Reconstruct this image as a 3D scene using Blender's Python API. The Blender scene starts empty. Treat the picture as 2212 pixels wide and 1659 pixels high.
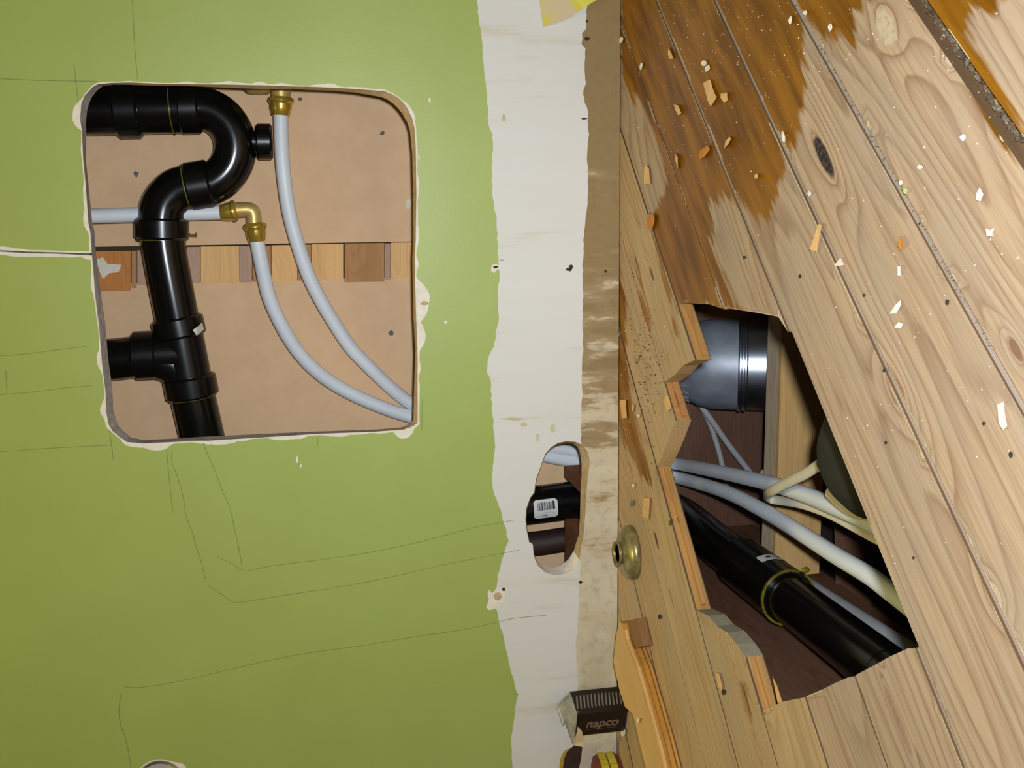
import bpy, bmesh, math, random
from mathutils import Vector, Matrix
from mathutils.geometry import delaunay_2d_cdt
rnd = random.Random(7)
scene = bpy.context.scene
col = scene.collection

# ------------------------------------------------------------------ camera
# real-world frame: x = right along the wall, y = into the wall, z = up.
# The picture was taken with the camera turned on its side, so image-left is up.
FPX = 2150.0; CX, CY = 1106.0, 829.5
EX = -Vector((165, 13000, FPX)).normalized()
BD = Vector((-526, -2880, FPX)).normalized()
EZ = EX.cross(BD).normalized()
if EZ.x > 0: EZ = -EZ
EY = EZ.cross(EX)
def c2w(v): return Vector((EX.dot(v), EY.dot(v), EZ.dot(v)))
def w2c(p): return EX*p.x + EY*p.y + EZ*p.z
def ray(px, py): return c2w(Vector((px-CX, py-CY, FPX)))
DIST = 1.05
_r = ray(1339, 500)
CAM = Vector((0, -DIST, -DIST*_r.z/_r.y))
def W(px, py, y=0.0):
    r = ray(px, py); return CAM + r*((y-CAM.y)/r.y)
def F(px, py, z=0.0):
    r = ray(px, py); return CAM + r*((z-CAM.z)/r.z)
def depth(p): return w2c(p-CAM).z
def proj(p):
    c = w2c(p-CAM); return (CX+FPX*c.x/c.z, CY+FPX*c.y/c.z)

cd = bpy.data.cameras.new('camera'); co = bpy.data.objects.new('camera', cd); col.objects.link(co)
ax, ay, az = c2w(Vector((1,0,0))), c2w(Vector((0,-1,0))), c2w(Vector((0,0,-1)))
m = Matrix((ax, ay, az)).transposed().to_4x4(); m.translation = CAM
co.matrix_world = m
cd.sensor_width = 36; cd.lens = FPX/2212*36; cd.clip_start = .01
scene.camera = co

# ------------------------------------------------------------------ light and exposure
vs = scene.view_settings
scene.display_settings.display_device = 'sRGB'
vs.view_transform = 'Standard'; vs.look = 'None'; vs.gamma = 1; vs.use_curve_mapping = False
vs.exposure = 0.0
wd = bpy.data.worlds.new('world'); scene.world = wd; wd.use_nodes = True
wd.node_tree.nodes['Background'].inputs[0].default_value = (1.0, .80, .50, 1)
wd.node_tree.nodes['Background'].inputs[1].default_value = .03
def area(name, loc, target, size, power, colr, shape='DISK'):
    l = bpy.data.lights.new(name, 'AREA'); l.shape = shape; l.size = size; l.energy = power; l.color = colr
    o = bpy.data.objects.new(name, l); col.objects.link(o); o.location = loc
    o.rotation_euler = (Vector(target)-Vector(loc)).to_track_quat('-Z', 'Y').to_euler(); return o
# the camera's own flash, a few centimetres off the lens
fl = CAM + c2w(Vector((.024, -.024, .0)))
fo_ = area('flash', fl, fl + ray(1150, 640), .022, 5.1, (.91, .98, 1.06)); fo_.data.spread = math.radians(140)
# the room's warm ceiling lamp
area('wall_lamp', (-.45, -.45, 1.75), (-.3, -.1, .4), .25, 4.2, (1.0, .86, .06))
area('ceiling_lamp', (-.35, -.75, 2.35), (-.3, -.3, 0), .35, 11.0, (1.0, .80, .52))

# ------------------------------------------------------------------ materials
def lin(c):
    return tuple(((v/255)/12.92 if v/255 <= .04045 else ((v/255+.055)/1.055)**2.4) for v in c) + (1.0,)
class NT:
    def __init__(s, name):
        s.m = bpy.data.materials.new(name); s.m.use_nodes = True
        s.n = s.m.node_tree.nodes; s.l = s.m.node_tree.links; s.b = s.n['Principled BSDF']
    def add(s, t, **kw):
        n = s.n.new(t)
        for k, v in kw.items(): setattr(n, k, v)
        return n
    def link(s, a, b): s.l.new(a, b)
    def math(s, op, a, b=None, c=None):
        n = s.add('ShaderNodeMath', operation=op)
        for i, v in enumerate((a, b, c)):
            if v is None: continue
            if isinstance(v, (int, float)): n.inputs[i].default_value = v
            else: s.link(v, n.inputs[i])
        return n.outputs[0]
    def mix(s, f, a, b, blend='MIX'):
        n = s.add('ShaderNodeMix', data_type='RGBA', blend_type=blend)
        for sock, v in ((n.inputs[0], f), (n.inputs[6], a), (n.inputs[7], b)):
            if isinstance(v, (int, float)): sock.default_value = v
            elif isinstance(v, tuple): sock.default_value = v
            else: s.link(v, sock)
        return n.outputs[2]
    def coords(s, scale=(1,1,1), rot=0.0, rand=False):
        t = s.add('ShaderNodeTexCoord'); mp = s.add('ShaderNodeMapping')
        src = t.outputs['Object']
        if rot:
            m0 = s.add('ShaderNodeMapping'); m0.inputs['Rotation'].default_value = (0,0,rot); s.link(src, m0.inputs[0]); src = m0.outputs[0]
        s.link(src, mp.inputs[0]); mp.inputs['Scale'].default_value = scale
        if rand:
            oi = s.add('ShaderNodeObjectInfo'); cb = s.add('ShaderNodeCombineXYZ')
            for i, k in enumerate((37., 61., 23.)): s.link(s.math('MULTIPLY', oi.outputs['Random'], k), cb.inputs[i])
            s.link(cb.outputs[0], mp.inputs['Location'])
        return mp.outputs[0]
    def noise(s, vec, scale, detail=3, rough=.55):
        n = s.add('ShaderNodeTexNoise'); s.link(vec, n.inputs['Vector'])
        n.inputs['Scale'].default_value = scale; n.inputs['Detail'].default_value = detail; n.inputs['Roughness'].default_value = rough
        return n.outputs[0]
    def ramp(s, f, stops):
        n = s.add('ShaderNodeValToRGB'); s.link(f, n.inputs[0]); e = n.color_ramp.elements
        while len(e) < len(stops): e.new(.5)
        for i, (p, c) in enumerate(stops):
            e[i].position = p; e[i].color = c if len(c) == 4 else lin(c)
        return n.outputs[0]
    def out(s, colr=None, rough=.6, metal=0.0, bump=None, bstr=.2, bdist=.001, spec=.5):
        if colr is not None:
            if isinstance(colr, tuple): s.b.inputs['Base Color'].default_value = colr
            else: s.link(colr, s.b.inputs['Base Color'])
        if isinstance(rough, (int, float)): s.b.inputs['Roughness'].default_value = rough
        else: s.link(rough, s.b.inputs['Roughness'])
        s.b.inputs['Metallic'].default_value = metal
        s.b.inputs['Specular IOR Level'].default_value = spec
        if bump is not None:
            b = s.add('ShaderNodeBump'); b.inputs['Strength'].default_value = bstr; b.inputs['Distance'].default_value = bdist
            s.link(bump, b.inputs['Height']); s.link(b.outputs[0], s.b.inputs['Normal'])
        return s.m
G0, G1 = (0,0,0,1), (1,1,1,1)
def simple(name, c, c2=None, scale=60, rough=.6, metal=0., bstr=.15, stretch=(1,1,1), spec=.5, lo=.35, hi=.65):
    t = NT(name)
    if c2 is None: c2 = tuple(min(255, v*1.12+4) for v in c)
    n = t.noise(t.coords(stretch), scale, 4)
    return t.out(t.ramp(n, [(lo, c), (hi, c2)]), rough, metal, n, bstr, .0008, spec)
GRAIN = math.radians(133.6)
def wood(name, light, dark, rot=GRAIN, rand=True, freq=1.0, stain=None, stain2=None, rough=.62, dirt=.35, amount=.8, spec=.3):
    t = NT(name)
    v1 = t.coords((1.6*freq, 13*freq, 13*freq), rot, rand)
    n1 = t.noise(v1, 1.0, 1.5, .4)
    wob = t.noise(t.coords((7, 60, 60), rot, rand), 1.0, 2)
    val = t.math('ADD', t.math('MULTIPLY', n1, 85.0), t.math('MULTIPLY', wob, 3.0))
    if stain is not None:
        kq = t.add('ShaderNodeAttribute', attribute_name='knot').outputs['Fac']; kt = t.add('ShaderNodeAttribute', attribute_name='knottone').outputs['Fac']
        ex_ = t.math('POWER', 2.718, t.math('MULTIPLY', kq, -.7))
        val = t.math('ADD', val, t.math('MULTIPLY', ex_, 20.0))
    fr = t.math('FRACT', t.math('MULTIPLY', val, .22))
    up_ = t.math('POWER', fr, 3.5)
    lines = t.math('MULTIPLY', up_, t.ramp(fr, [(.90, G1), (1., G0)]))
    big = t.noise(t.coords((2.2, 9, 9), rot, rand), 1.7, 3)
    fib = t.noise(t.coords((18, 420, 420), rot, rand), 1.0, 3, .6)
    grey = t.noise(t.coords((5, 12, 12), rot, rand), 2.0, 4, .6)
    fac = t.math('MULTIPLY', lines, t.math('MULTIPLY', t.ramp(big, [(.25, (.25,.25,.25,1)), (.6, G1)]), amount))
    if stain is not None: fac = t.math('MINIMUM', t.math('ADD', fac, t.math('MULTIPLY', t.math('MULTIPLY', ex_, lines), .55)), 1.0)
    c = t.mix(fac, lin(light), lin(dark))
    c = t.mix(t.math('MULTIPLY', t.ramp(fib, [(.42, G0), (.7, G1)]), .35), c, lin(dark))
    pale = tuple(min(255, v*1.08+8) for v in light)
    c = t.mix(t.math('MULTIPLY', t.ramp(big, [(.45, G0), (.75, G1)]), .5), c, lin(pale))
    gr = tuple(.55*v+.45*(sum(light)/3-18) for v in light)
    c = t.mix(t.math('MULTIPLY', t.ramp(grey, [(.45, G0), (.72, G1)]), dirt), c, lin(gr))
    rg = rough
    if stain is not None:
        at = t.add('ShaderNodeAttribute', attribute_name='stain')
        e1 = t.noise(t.coords((14, 170, 170), rot), 1.0, 2, .5)
        e2 = t.noise(t.coords((3, 20, 20), rot), 3.0, 2, .5)
        sd = t.math('ADD', at.outputs['Fac'], t.math('MULTIPLY_ADD', e1, .034, -.017))
        mk = t.ramp(t.math('MULTIPLY_ADD', sd, 160.0, .5), [(.0, G1), (1., G0)])
        sc = t.ramp(e2, [(.30, stain), (.62, stain2)])
        sc = t.mix(t.math('MULTIPLY', lines, .25), sc, lin(tuple(v*.6 for v in stain)))
        sc = t.mix(t.math('MULTIPLY', t.ramp(fib, [(.45, G0), (.75, G1)]), .3), sc, lin(tuple(v*.62 for v in stain)))
        c = t.mix(mk, c, sc)
        rg = t.math('MULTIPLY_ADD', mk, -.18, rough)
    if stain is not None:
        mot = t.noise(t.coords((1,1,1)), 260, 3, .7); mot2 = t.noise(t.coords((1,1,1)), 120, 2)
        kd = t.math('ADD', kq, t.math('MULTIPLY_ADD', mot2, .5, -.25))
        km = t.ramp(kd, [(.75, G1), (1.15, G0)])
        kc = t.ramp(kt, [(.0, (200,182,150)), (.5, (150,110,84)), (1., (42,36,34))])
        kc = t.mix(t.math('MULTIPLY', t.ramp(mot, [(.45, G0), (.7, G1)]), .45), kc, lin((124,104,92)))
        c = t.mix(km, c, kc)
    return t.out(c, rg, 0, fib, .25, .0006, spec)

M = {}
def mk_wall():
    t = NT('green_paint'); n = t.noise(t.coords(), 9, 3); o = t.noise(t.coords(), 420, 2)
    M['green'] = t.out(t.ramp(n, [(.3, (157,172,88)), (.7, (162,177,93))]), .42, 0, o, .10, .0006, .35)
    t = NT('white_primer'); n = t.noise(t.coords((38, 38, 4)), 1.0, 4); n2 = t.noise(t.coords((1,1,1)), 14, 3)
    c = t.ramp(n, [(.27, (202,191,164)), (.40, (214,211,202)), (1., (218,216,211))])
    c = t.mix(t.math('MULTIPLY', t.ramp(n2, [(.58, G0), (.85, G1)]), .25), c, lin((222,208,176)))
    M['white'] = t.out(c, .6, 0, n2, .1, .0008, .3)
    t = NT('bare_paper')
    n = t.noise(t.coords((34, 34, 9)), 1.0, 5, .65); n2 = t.noise(t.coords(), 90, 4, .7); n3 = t.noise(t.coords((5,5,20)), 1.0, 3)
    sx = t.add('ShaderNodeSeparateXYZ'); tc = t.add('ShaderNodeTexCoord'); t.link(tc.outputs['Object'], sx.inputs[0])
    g = t.math('MULTIPLY_ADD', sx.outputs[0], -.9, -.10)           # more old filler left on it towards the far end
    f = t.math('ADD', n, g)
    c = t.ramp(f, [(.44, (144,121,82)), (.56, (160,137,101)), (.62, (200,184,152)), (.85, (208,196,168))])
    c = t.mix(t.math('MULTIPLY', t.ramp(n2, [(.5, G0), (.72, G1)]), .35), c, lin((120,98,62)))
    c = t.mix(t.math('MULTIPLY', t.ramp(n3, [(.55, G0), (.7, G1)]), .25), c, lin((150,126,60)))
    M['paper'] = t.out(c, .8, 0, n2, .2, .0006, .2)
    M['torn'] = simple('torn_paper_white', (222,212,190), (232,226,210), 120, .8, 0, .1)
    M['gyp'] = simple('gypsum_core', (150,142,134), (178,168,158), 160, .9, 0, .5, spec=.1)
    M['gypbrown'] = simple('gypsum_paper_edge', (176,150,112), (196,172,136), 160, .9, 0, .4, spec=.1)
    M['backpaper'] = simple('drywall_back_paper', (224,185,144), (229,191,150), 45, .85, 0, .1, spec=.2)
    M['pencil'] = simple('pencil_graphite', (112,122,64), (124,134,72), 200, .6, 0, 0)
    M['dark'] = simple('dark_hole', (40,34,28), (60,50,42), 80, .9)
    M['gap'] = simple('joint_grey', (92,88,84), (120,114,106), 160, .9)
mk_wall()
M['abs'] = simple('abs_plastic', (11,11,10), (14,14,13), 50, .20, 0, .02, spec=.45)
M['absrough'] = simple('abs_plastic_hub', (12,12,11), (16,15,14), 90, .27, 0, .04, spec=.4)
M['cement'] = simple('yellow_pipe_cement', (82,76,16), (128,116,26), 90, .25, 0, .1)
M['pex'] = simple('pex_plastic', (222,227,230), (226,231,234), 30, .42, 0, .0, spec=.4)
M['brass'] = simple('brass', (200,170,98), (212,186,116), 120, .42, .45, .12)
M['brassdark'] = simple('brass_collar', (198,162,60), (212,180,78), 120, .24, .65, .06)
M['oldbrass'] = simple('aged_brass', (122,112,72), (166,152,100), 90, .34, .5, .35)
M['galv'] = simple('galvanized_steel', (176,182,192), (190,196,206), 25, .30, 1.0, .03)
M['galvdull'] = simple('galvanized_steel_dull', (132,138,148), (158,164,174), 30, .46, .4, .08)
M['label'] = simple('label_paper', (222,222,214), (228,228,222), 60, .5)
M['ink'] = simple('label_ink', (34,32,32), (40,38,38), 60, .6)
M['cable'] = simple('cable_sheath', (214,206,182), (222,214,192), 40, .5, 0, .05)
M['cablegrey'] = simple('cable_sheath_grey', (168,168,168), (178,178,178), 40, .5)
M['castiron'] = simple('dusty_black_pipe', (27,26,22), (38,35,28), 60, .75, 0, .4)
M['floorwood'] = wood('old_floor_wood', (179,153,124), (108,70,48), stain=(106,62,4), stain2=(152,98,18), amount=1.0, dirt=.55, spec=.2)
M['floorwoodwarm'] = wood('amber_floor_wood', (190,160,120), (138,98,58), stain=(118,74,12), stain2=(156,104,30), amount=.8, dirt=.5)
M['seamedge'] = wood('seam_shade_and_dirt', (104,80,54), (70,50,34), amount=.5)  # shade in the seams put into the colour, along with their dirt
M['flooredge'] = wood('floor_board_edge', (186,138,78), (128,84,44), freq=1.5, amount=.6)
M['ledge'] = wood('worn_tongue', (166,148,134), (120,104,96), freq=1.5, amount=.4)
M['endgrain'] = wood('cut_end_wood', (196,156,104), (150,106,62), freq=2.2, amount=.6)
M['greyend'] = wood('weathered_end_wood', (160,148,122), (120,110,92), freq=2.2, amount=.6)
M['fresh'] = wood('fresh_board_wood', (218,176,116), (192,142,82), rot=math.radians(130), freq=1.2, amount=.45, dirt=.1)
M['freshedge'] = wood('fresh_board_groove', (196,140,60), (150,98,34), rot=math.radians(130), freq=1.4, amount=.6, dirt=.2)
M['chip'] = simple('fresh_wood_chip', (216,168,108), (224,180,122), 70, .7)
M['chipdark'] = simple('dark_wood_chip', (186,116,40), (204,136,54), 70, .7)
M['plaster'] = simple('plaster_flake', (228,220,208), (238,232,222), 90, .8)
M['pinkflake'] = simple('pinkish_paint_flake', (226,204,190), (232,212,200), 90, .7)
M['greenflake'] = simple('green_paint_flake', (170,184,110), (180,192,120), 90, .6)
M['blockA'] = wood('shim_wood', (228,180,116), (196,144,84), rot=0, freq=2., amount=.7, dirt=.1)
M['blockB'] = wood('shim_wood_dark', (188,134,80), (146,98,54), rot=0, freq=2.4, amount=.7, dirt=.1)
M['blockC'] = wood('shim_wood_orange', (206,134,66), (160,98,46), rot=0, freq=2., amount=.7, dirt=.1)
M['blockD'] = wood('shim_wood_mauve', (192,154,128), (156,120,100), rot=0, freq=2., amount=.5, dirt=.2)
M['plate'] = wood('sole_plate_wood', (158,100,64), (110,66,42), rot=0, rand=False, amount=.7)
M['joist'] = wood('old_joist_wood', (124,84,62), (70,44,34), rot=math.radians(90), rand=False, freq=2., amount=.8)
M['rim'] = wood('rim_joist_wood', (110,76,58), (70,46,36), rot=0, rand=False, freq=2., amount=.6)
M['blocking'] = wood('blocking_wood', (216,174,112), (176,128,72), rot=0, rand=False, freq=1.2, amount=.5, dirt=.15)
M['blockedge'] = wood('blocking_edge', (226,200,164), (150,124,98), rot=0, rand=False, freq=2.5, amount=.7)
M['darkknot'] = simple('dark_knot', (44,36,34), (86,74,72), 90, .7, 0, .4)
M['paleknot'] = simple('pale_knot', (196,176,144), (210,192,160), 120, .5, 0, .3)
M['redknot'] = simple('red_knot', (150,112,88), (168,130,104), 120, .6, 0, .3)
M['carton'] = simple('black_carton', (20,12,11), (26,16,15), 60, .45)
M['cartoninside'] = simple('grey_carton_flap', (120,116,102), (170,166,150), 55, .4, 0, .5)
M['print'] = simple('tan_print', (120,112,98), (136,128,112), 60, .5)
M['logo'] = simple('faded_orange_print', (120,88,70), (134,110,92), 80, .5)
M['brownend'] = wood('broken_brown_wood', (140,100,58), (96,62,34), freq=2., amount=.8)
M['glue'] = simple('old_glue', (190,178,136), (204,194,160), 90, .6)
M['shim'] = wood('beige_shim', (226,202,150), (206,178,122), rot=0, freq=1.5, amount=.4, dirt=.05)
M['mustard'] = simple('mustard_rim', (176,142,40), (190,156,54), 60, .5)
M['darkdisc'] = simple('dark_brown_disc', (44,26,22), (58,36,30), 60, .6)
M['maroon'] = simple('maroon_plastic', (120,50,30), (140,60,36), 60, .4)
M['yellowkey'] = simple('yellow_plastic', (196,178,40), (206,190,56), 60, .35)
M['scrap'] = simple('yellow_smeared_paper', (204,186,150), (208,196,70), 38, .8, 0, .1, lo=.46, hi=.62)
M['yellowpaint'] = simple('yellow_paint_blot', (212,204,60), (218,210,80), 60, .6)
M['dirt'] = simple('grey_dirt', (62,50,38), (120,106,90), 140, .95)
M['grit'] = simple('black_grit', (40,34,30), (60,52,44), 140, .95)
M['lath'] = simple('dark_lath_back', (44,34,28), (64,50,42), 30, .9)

# ------------------------------------------------------------------ helpers
def tag(o, label=None, cat=None, group=None, kind=None):
    if label: o['label'] = label
    if cat: o['category'] = cat
    if group: o['group'] = group
    if kind: o['kind'] = kind
    return o
def empty(name, loc=(0,0,0)):
    o = bpy.data.objects.new(name, None); col.objects.link(o); o.location = loc; o.empty_display_size = .02; return o
def obj(name, bm, mats, parent=None, smooth=False, angle=40):
    me = bpy.data.meshes.new(name)
    bmesh.ops.remove_doubles(bm, verts=bm.verts, dist=1e-7)
    bm.to_mesh(me); bm.free()
    for mm in (mats if isinstance(mats, (list, tuple)) else [mats]): me.materials.append(M[mm])
    if smooth:
        me.polygons.foreach_set('use_smooth', [True]*len(me.polygons)); me.set_sharp_from_angle(angle=math.radians(angle))
    o = bpy.data.objects.new(name, me); col.objects.link(o)
    if parent:
        o.parent = parent; o.matrix_parent_inverse = Matrix.Translation(parent.location).inverted() if parent.parent is None else Matrix.Identity(4)
        if parent.parent is not None: o.matrix_parent_inverse = Matrix.Translation(-parent.location)
    return o
def BM(): return bmesh.new()
def fixn(bm): bmesh.ops.recalc_face_normals(bm, faces=bm.faces)
def prism(bm, top, bot, mt=0, ms=0, mb=None):
    """two loops of points joined into a closed solid"""
    a = [bm.verts.new(p) for p in top]; b = [bm.verts.new(p) for p in bot]; n = len(a)
    fs = []
    f = bm.faces.new(a); f.material_index = mt; fs.append(f)
    f = bm.faces.new(b[::-1]); f.material_index = ms if mb is None else mb; fs.append(f)
    for i in range(n):
        j = (i+1) % n
        f = bm.faces.new((a[j], a[i], b[i], b[j])); f.material_index = ms; fs.append(f)
    bmesh.ops.recalc_face_normals(bm, faces=fs)
def box(bm, lo, hi, mi=0):
    x0,y0,z0 = lo; x1,y1,z1 = hi
    prism(bm, [(x0,y0,z1),(x1,y0,z1),(x1,y1,z1),(x0,y1,z1)], [(x0,y0,z0),(x1,y0,z0),(x1,y1,z0),(x0,y1,z0)], mi, mi)
def catmull(pts, n=8):
    if len(pts) < 3: return [p.copy() for p in pts]
    P = [pts[0]*2-pts[1]] + list(pts) + [pts[-1]*2-pts[-2]]; out = []
    for i in range(1, len(P)-2):
        a,b,c,d = P[i-1],P[i],P[i+1],P[i+2]
        for k in range(n):
            t = k/n
            out.append(.5*((2*b)+(c-a)*t+(2*a-5*b+4*c-d)*t*t+(3*b-a-3*c+d)*t**3))
    out.append(pts[-1].copy()); return out
def frames(path):
    T = []
    for i in range(len(path)):
        a = path[max(i-1,0)]; b = path[min(i+1,len(path)-1)]
        T.append((b-a).normalized())
    up = Vector((0,1,0)) if abs(T[0].y) < .8 else Vector((1,0,0))
    n = (up - T[0]*up.dot(T[0])).normalized(); N = [n]
    for i in range(1, len(path)):
        n = (n - T[i]*n.dot(T[i])).normalized(); N.append(n)
    return T, N, [t.cross(n) for t, n in zip(T, N)]
def tube(bm, path, rad, seg=24, cap=True, flat=1.0, mi=0):
    T, N, B = frames(path)
    rs = rad if isinstance(rad, (list, tuple)) else [rad]*len(path)
    rings = []
    for p, n, b, r in zip(path, N, B, rs):
        rings.append([bm.verts.new(p + n*math.cos(2*math.pi*k/seg)*r + b*math.sin(2*math.pi*k/seg)*r*flat) for k in range(seg)])
    fs = []
    for i in range(len(rings)-1):
        for k in range(seg):
            k2 = (k+1) % seg
            fs.append(bm.faces.new((rings[i][k], rings[i][k2], rings[i+1][k2], rings[i+1][k])))
    if cap:
        fs.append(bm.faces.new(rings[0][::-1])); fs.append(bm.faces.new(rings[-1]))
    for f in fs: f.material_index = mi
    bmesh.ops.recalc_face_normals(bm, faces=fs)
def hub(bm, a, b, r, ch=.0025, seg=32, mi=0):
    d = (b-a); L = d.length; d.normalize(); ch = min(ch, L*.3)
    tube(bm, [a, a+d*ch*.999, b-d*ch*.999, b], [r-ch, r, r, r-ch], seg, True, 1, mi)
def lathe(bm, prof, origin, axis, seg=36, mi=0, close=False):
    axis = Vector(axis).normalized(); u = axis.orthogonal().normalized(); v = axis.cross(u)
    rings = []
    for r, s in prof:
        rings.append([bm.verts.new(Vector(origin)+axis*s+(u*math.cos(2*math.pi*k/seg)+v*math.sin(2*math.pi*k/seg))*r) for k in range(seg)])
    fs = []
    pairs = list(zip(rings[:-1], rings[1:])) + ([(rings[-1], rings[0])] if close else [])
    for A, Bq in pairs:
        for k in range(seg):
            k2 = (k+1) % seg; fs.append(bm.faces.new((A[k], A[k2], Bq[k2], Bq[k])))
    if not close:
        if prof[0][0] > 1e-5: fs.append(bm.faces.new(rings[0][::-1]))
        if prof[-1][0] > 1e-5: fs.append(bm.faces.new(rings[-1]))
    for f in fs: f.material_index = mi
    bmesh.ops.recalc_face_normals(bm, faces=fs)
def inside(p, poly):
    x, y = p; c = False; n = len(poly); j = n-1
    for i in range(n):
        xi, yi = poly[i]; xj, yj = poly[j]
        if (yi > y) != (yj > y) and x < (xj-xi)*(y-yi)/(yj-yi)+xi: c = not c
        j = i
    return c
def segdist(p, poly):
    best = 1e9; n = len(poly)
    for i in range(n):
        ax_, ay_ = poly[i]; bx_, by_ = poly[(i+1) % n]
        dx, dy = bx_-ax_, by_-ay_; L = dx*dx+dy*dy
        t = 0 if L == 0 else max(0, min(1, ((p[0]-ax_)*dx+(p[1]-ay_)*dy)/L))
        d = (p[0]-ax_-t*dx)**2+(p[1]-ay_-t*dy)**2
        if d < best: best = d
    return math.sqrt(best)
def text_mesh(s, size, shear=0, bold=0.0, res=3):
    cu = bpy.data.curves.new('lettering', 'FONT'); cu.body = s; cu.size = size; cu.shear = shear; cu.offset = bold; cu.resolution_u = res
    cu.align_x = 'CENTER'; cu.align_y = 'CENTER'
    o = bpy.data.objects.new('lettering', cu); col.objects.link(o)
    dg = bpy.context.evaluated_depsgraph_get(); dg.update()
    me = bpy.data.meshes.new_from_object(o.evaluated_get(dg))
    vv = [v.co.copy() for v in me.vertices]; ff = [tuple(p.vertices) for p in me.polygons]
    bpy.data.objects.remove(o); bpy.data.curves.remove(cu); bpy.data.meshes.remove(me)
    return vv, ff

# ------------------------------------------------------------------ the wall with its holes
def wxz(pts, y=0.0): return [(q.x, q.z) for q in (W(px, py, y) for px, py in pts)]
HOLE = [(177,282),(173,259),(175.6,223.5),(183,207),(191,198),(200,188),(211,182),(240,179),(282,178),(345,181),(408.5,182),(484.5,182.5),(560,184),(649,187),(663,187),(715,189),(766.5,192),(830,197),(846,203),(860,211),(872,222),(880,234),(890.6,256.5),(895.6,277),(898,317),(899.5,418.5),(898,520),(896,560),(897,620),(899,681),(902,771),(902,862),(902,913),(893,920.5),(872,928),(812,932.5),(691,937),(570.6,944.6),(450,952),(431,952),(311,958),(274.7,955),(256.6,943),(243,931),(235.5,919),(229.5,892),(228,846.6),(220.4,786),(214.4,711),(205.4,635.6),(201,575),(198,545),(195,500),(191,482),(184.4,393),(179.4,342.6)]
HBACK = [(186.5,290),(185.7,266.6),(188,240),(192,224),(198,210),(209,196),(222,186),(245,183),(282,183),(345,185),(408.5,186),(484.5,189),(560,192),(649,193),(663,194),(715,196),(766.5,200),(825,210),(838,216),(850,224),(861,235),(870,247),(880,265),(885.5,282),(890.5,330),(893,430),(893,520),(891,560),(892,620),(893,681),(897,760),(894.6,840),(893,907),(886,915),(868,923),(812,928),(691,932),(570.6,937),(450,943),(431,944),(311,951),(283,945),(267,931),(257,920),(250,906),(245,885),(242.5,838),(233.5,775),(227.5,700),(217,625),(211.5,575),(207,545),(204,500),(199,478),(190.5,393),(185,342)]
SLOT = [(1171,998),(1178,980.5),(1189.5,967),(1205,957),(1224,953),(1243.5,954.5),(1259,962),(1268.5,975),(1273,990),(1273,1007.5),(1270,1024),(1267.5,1056),(1264,1114),(1260,1162),(1255,1181),(1252,1210),(1239.6,1229),(1220,1240),(1197,1242.5),(1178,1237),(1161.5,1221.6),(1153,1202),(1151,1178),(1149,1174),(1143,1171.5),(1138,1148),(1135,1123),(1136.4,1100),(1145,1075),(1154,1063.5),(1155.7,1048),(1158.6,1032.6),(1166,1013)]
SBACK = [(1172,999),(1179,982.5),(1190,970),(1205,961),(1222,957.5),(1237,959),(1247,966),(1252,977),(1255,992),(1256,1008),(1256,1024),(1254,1056),(1253,1114),(1250,1155),(1244,1173),(1239,1190),(1228,1208),(1212,1222),(1195,1227),(1175,1222.5),(1160.5,1211),(1153,1196),(1151.5,1178),(1150,1173),(1144,1169),(1139.5,1147),(1137,1123),(1138,1101),(1146,1077),(1155,1065),(1157,1049),(1160,1034),(1167,1014)]
H2 = [(347+57*math.cos(a*math.pi/16), 1700+57*math.sin(a*math.pi/16)) for a in range(32)]
H2B = [(347+50*math.cos(a*math.pi/16), 1701+51*math.sin(a*math.pi/16)) for a in range(32)]
SLIT = [(-900,536.5),(0,543.5),(60,547),(120,548),(185,551),(205,552),(205,547.5),(185,547),(120,545),(60,543.5),(0,540.5),(-900,533)]
def densify(poly, step, closed=True):
    out = []; n = len(poly)
    for i in range(n if closed else n-1):
        a = poly[i]; b = poly[(i+1) % n]; L = math.hypot(b[0]-a[0], b[1]-a[1]); k = max(1, int(L/step))
        for q in range(k): out.append((a[0]+(b[0]-a[0])*q/k, a[1]+(b[1]-a[1])*q/k))
    if not closed: out.append(poly[-1])
    return out
def tear(poly, base, amp, bumps, step=7):
    """ragged outline of the white paper torn round a cut: poly pushed outwards"""
    d = densify(poly, step); n = len(d)
    A = sum(d[i][0]*d[(i+1) % n][1]-d[(i+1) % n][0]*d[i][1] for i in range(n)); sgn = 1 if A > 0 else -1
    out = []; w = 0; cur = base
    for i in range(n):
        p, q = d[i-1], d[(i+1) % n]; tx, ty = q[0]-p[0], q[1]-p[1]; L = math.hypot(tx, ty) or 1
        nx, ny = ty/L*sgn, -tx/L*sgn
        if i % 3 == 0: cur = base + amp*rnd.random()**2.2
        w = w*.45 + cur*.55
        e = w
        for bx_, by_, br, bh in bumps:
            g = math.hypot(d[i][0]-bx_, d[i][1]-by_)/br
            if g < 1: e += bh*(1-g*g)**.6
        out.append((d[i][0]+nx*e, d[i][1]+ny*e))
    return out
TORN = [tear(HOLE, 2.0, 7.0, [(176,250,28,15),(896,650,46,26),(903,722,30,15),(340,958,30,10),(480,950,34,8),(872,930,22,12),(285,958,22,6),(620,942,40,6),(214,780,24,8),(222,880,20,6),(700,187,30,4),(885,240,24,5),(197,480,30,4)]),
        tear(H2, 3.0, 4.0, [(392,1660,16,8)]),
        tear(SLIT, 3.5, 6.0, [(190,560,14,8)], 9),
        [(1063,1282),(1057,1273),(1053,1283),(1056,1295),(1050,1312),(1056,1318),(1068,1316),(1080,1306),(1092,1296),(1090,1278),(1086,1270),(1074,1268)],
        [(1060,585),(1063,572),(1074,571),(1076,580),(1068,590)]]
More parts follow.
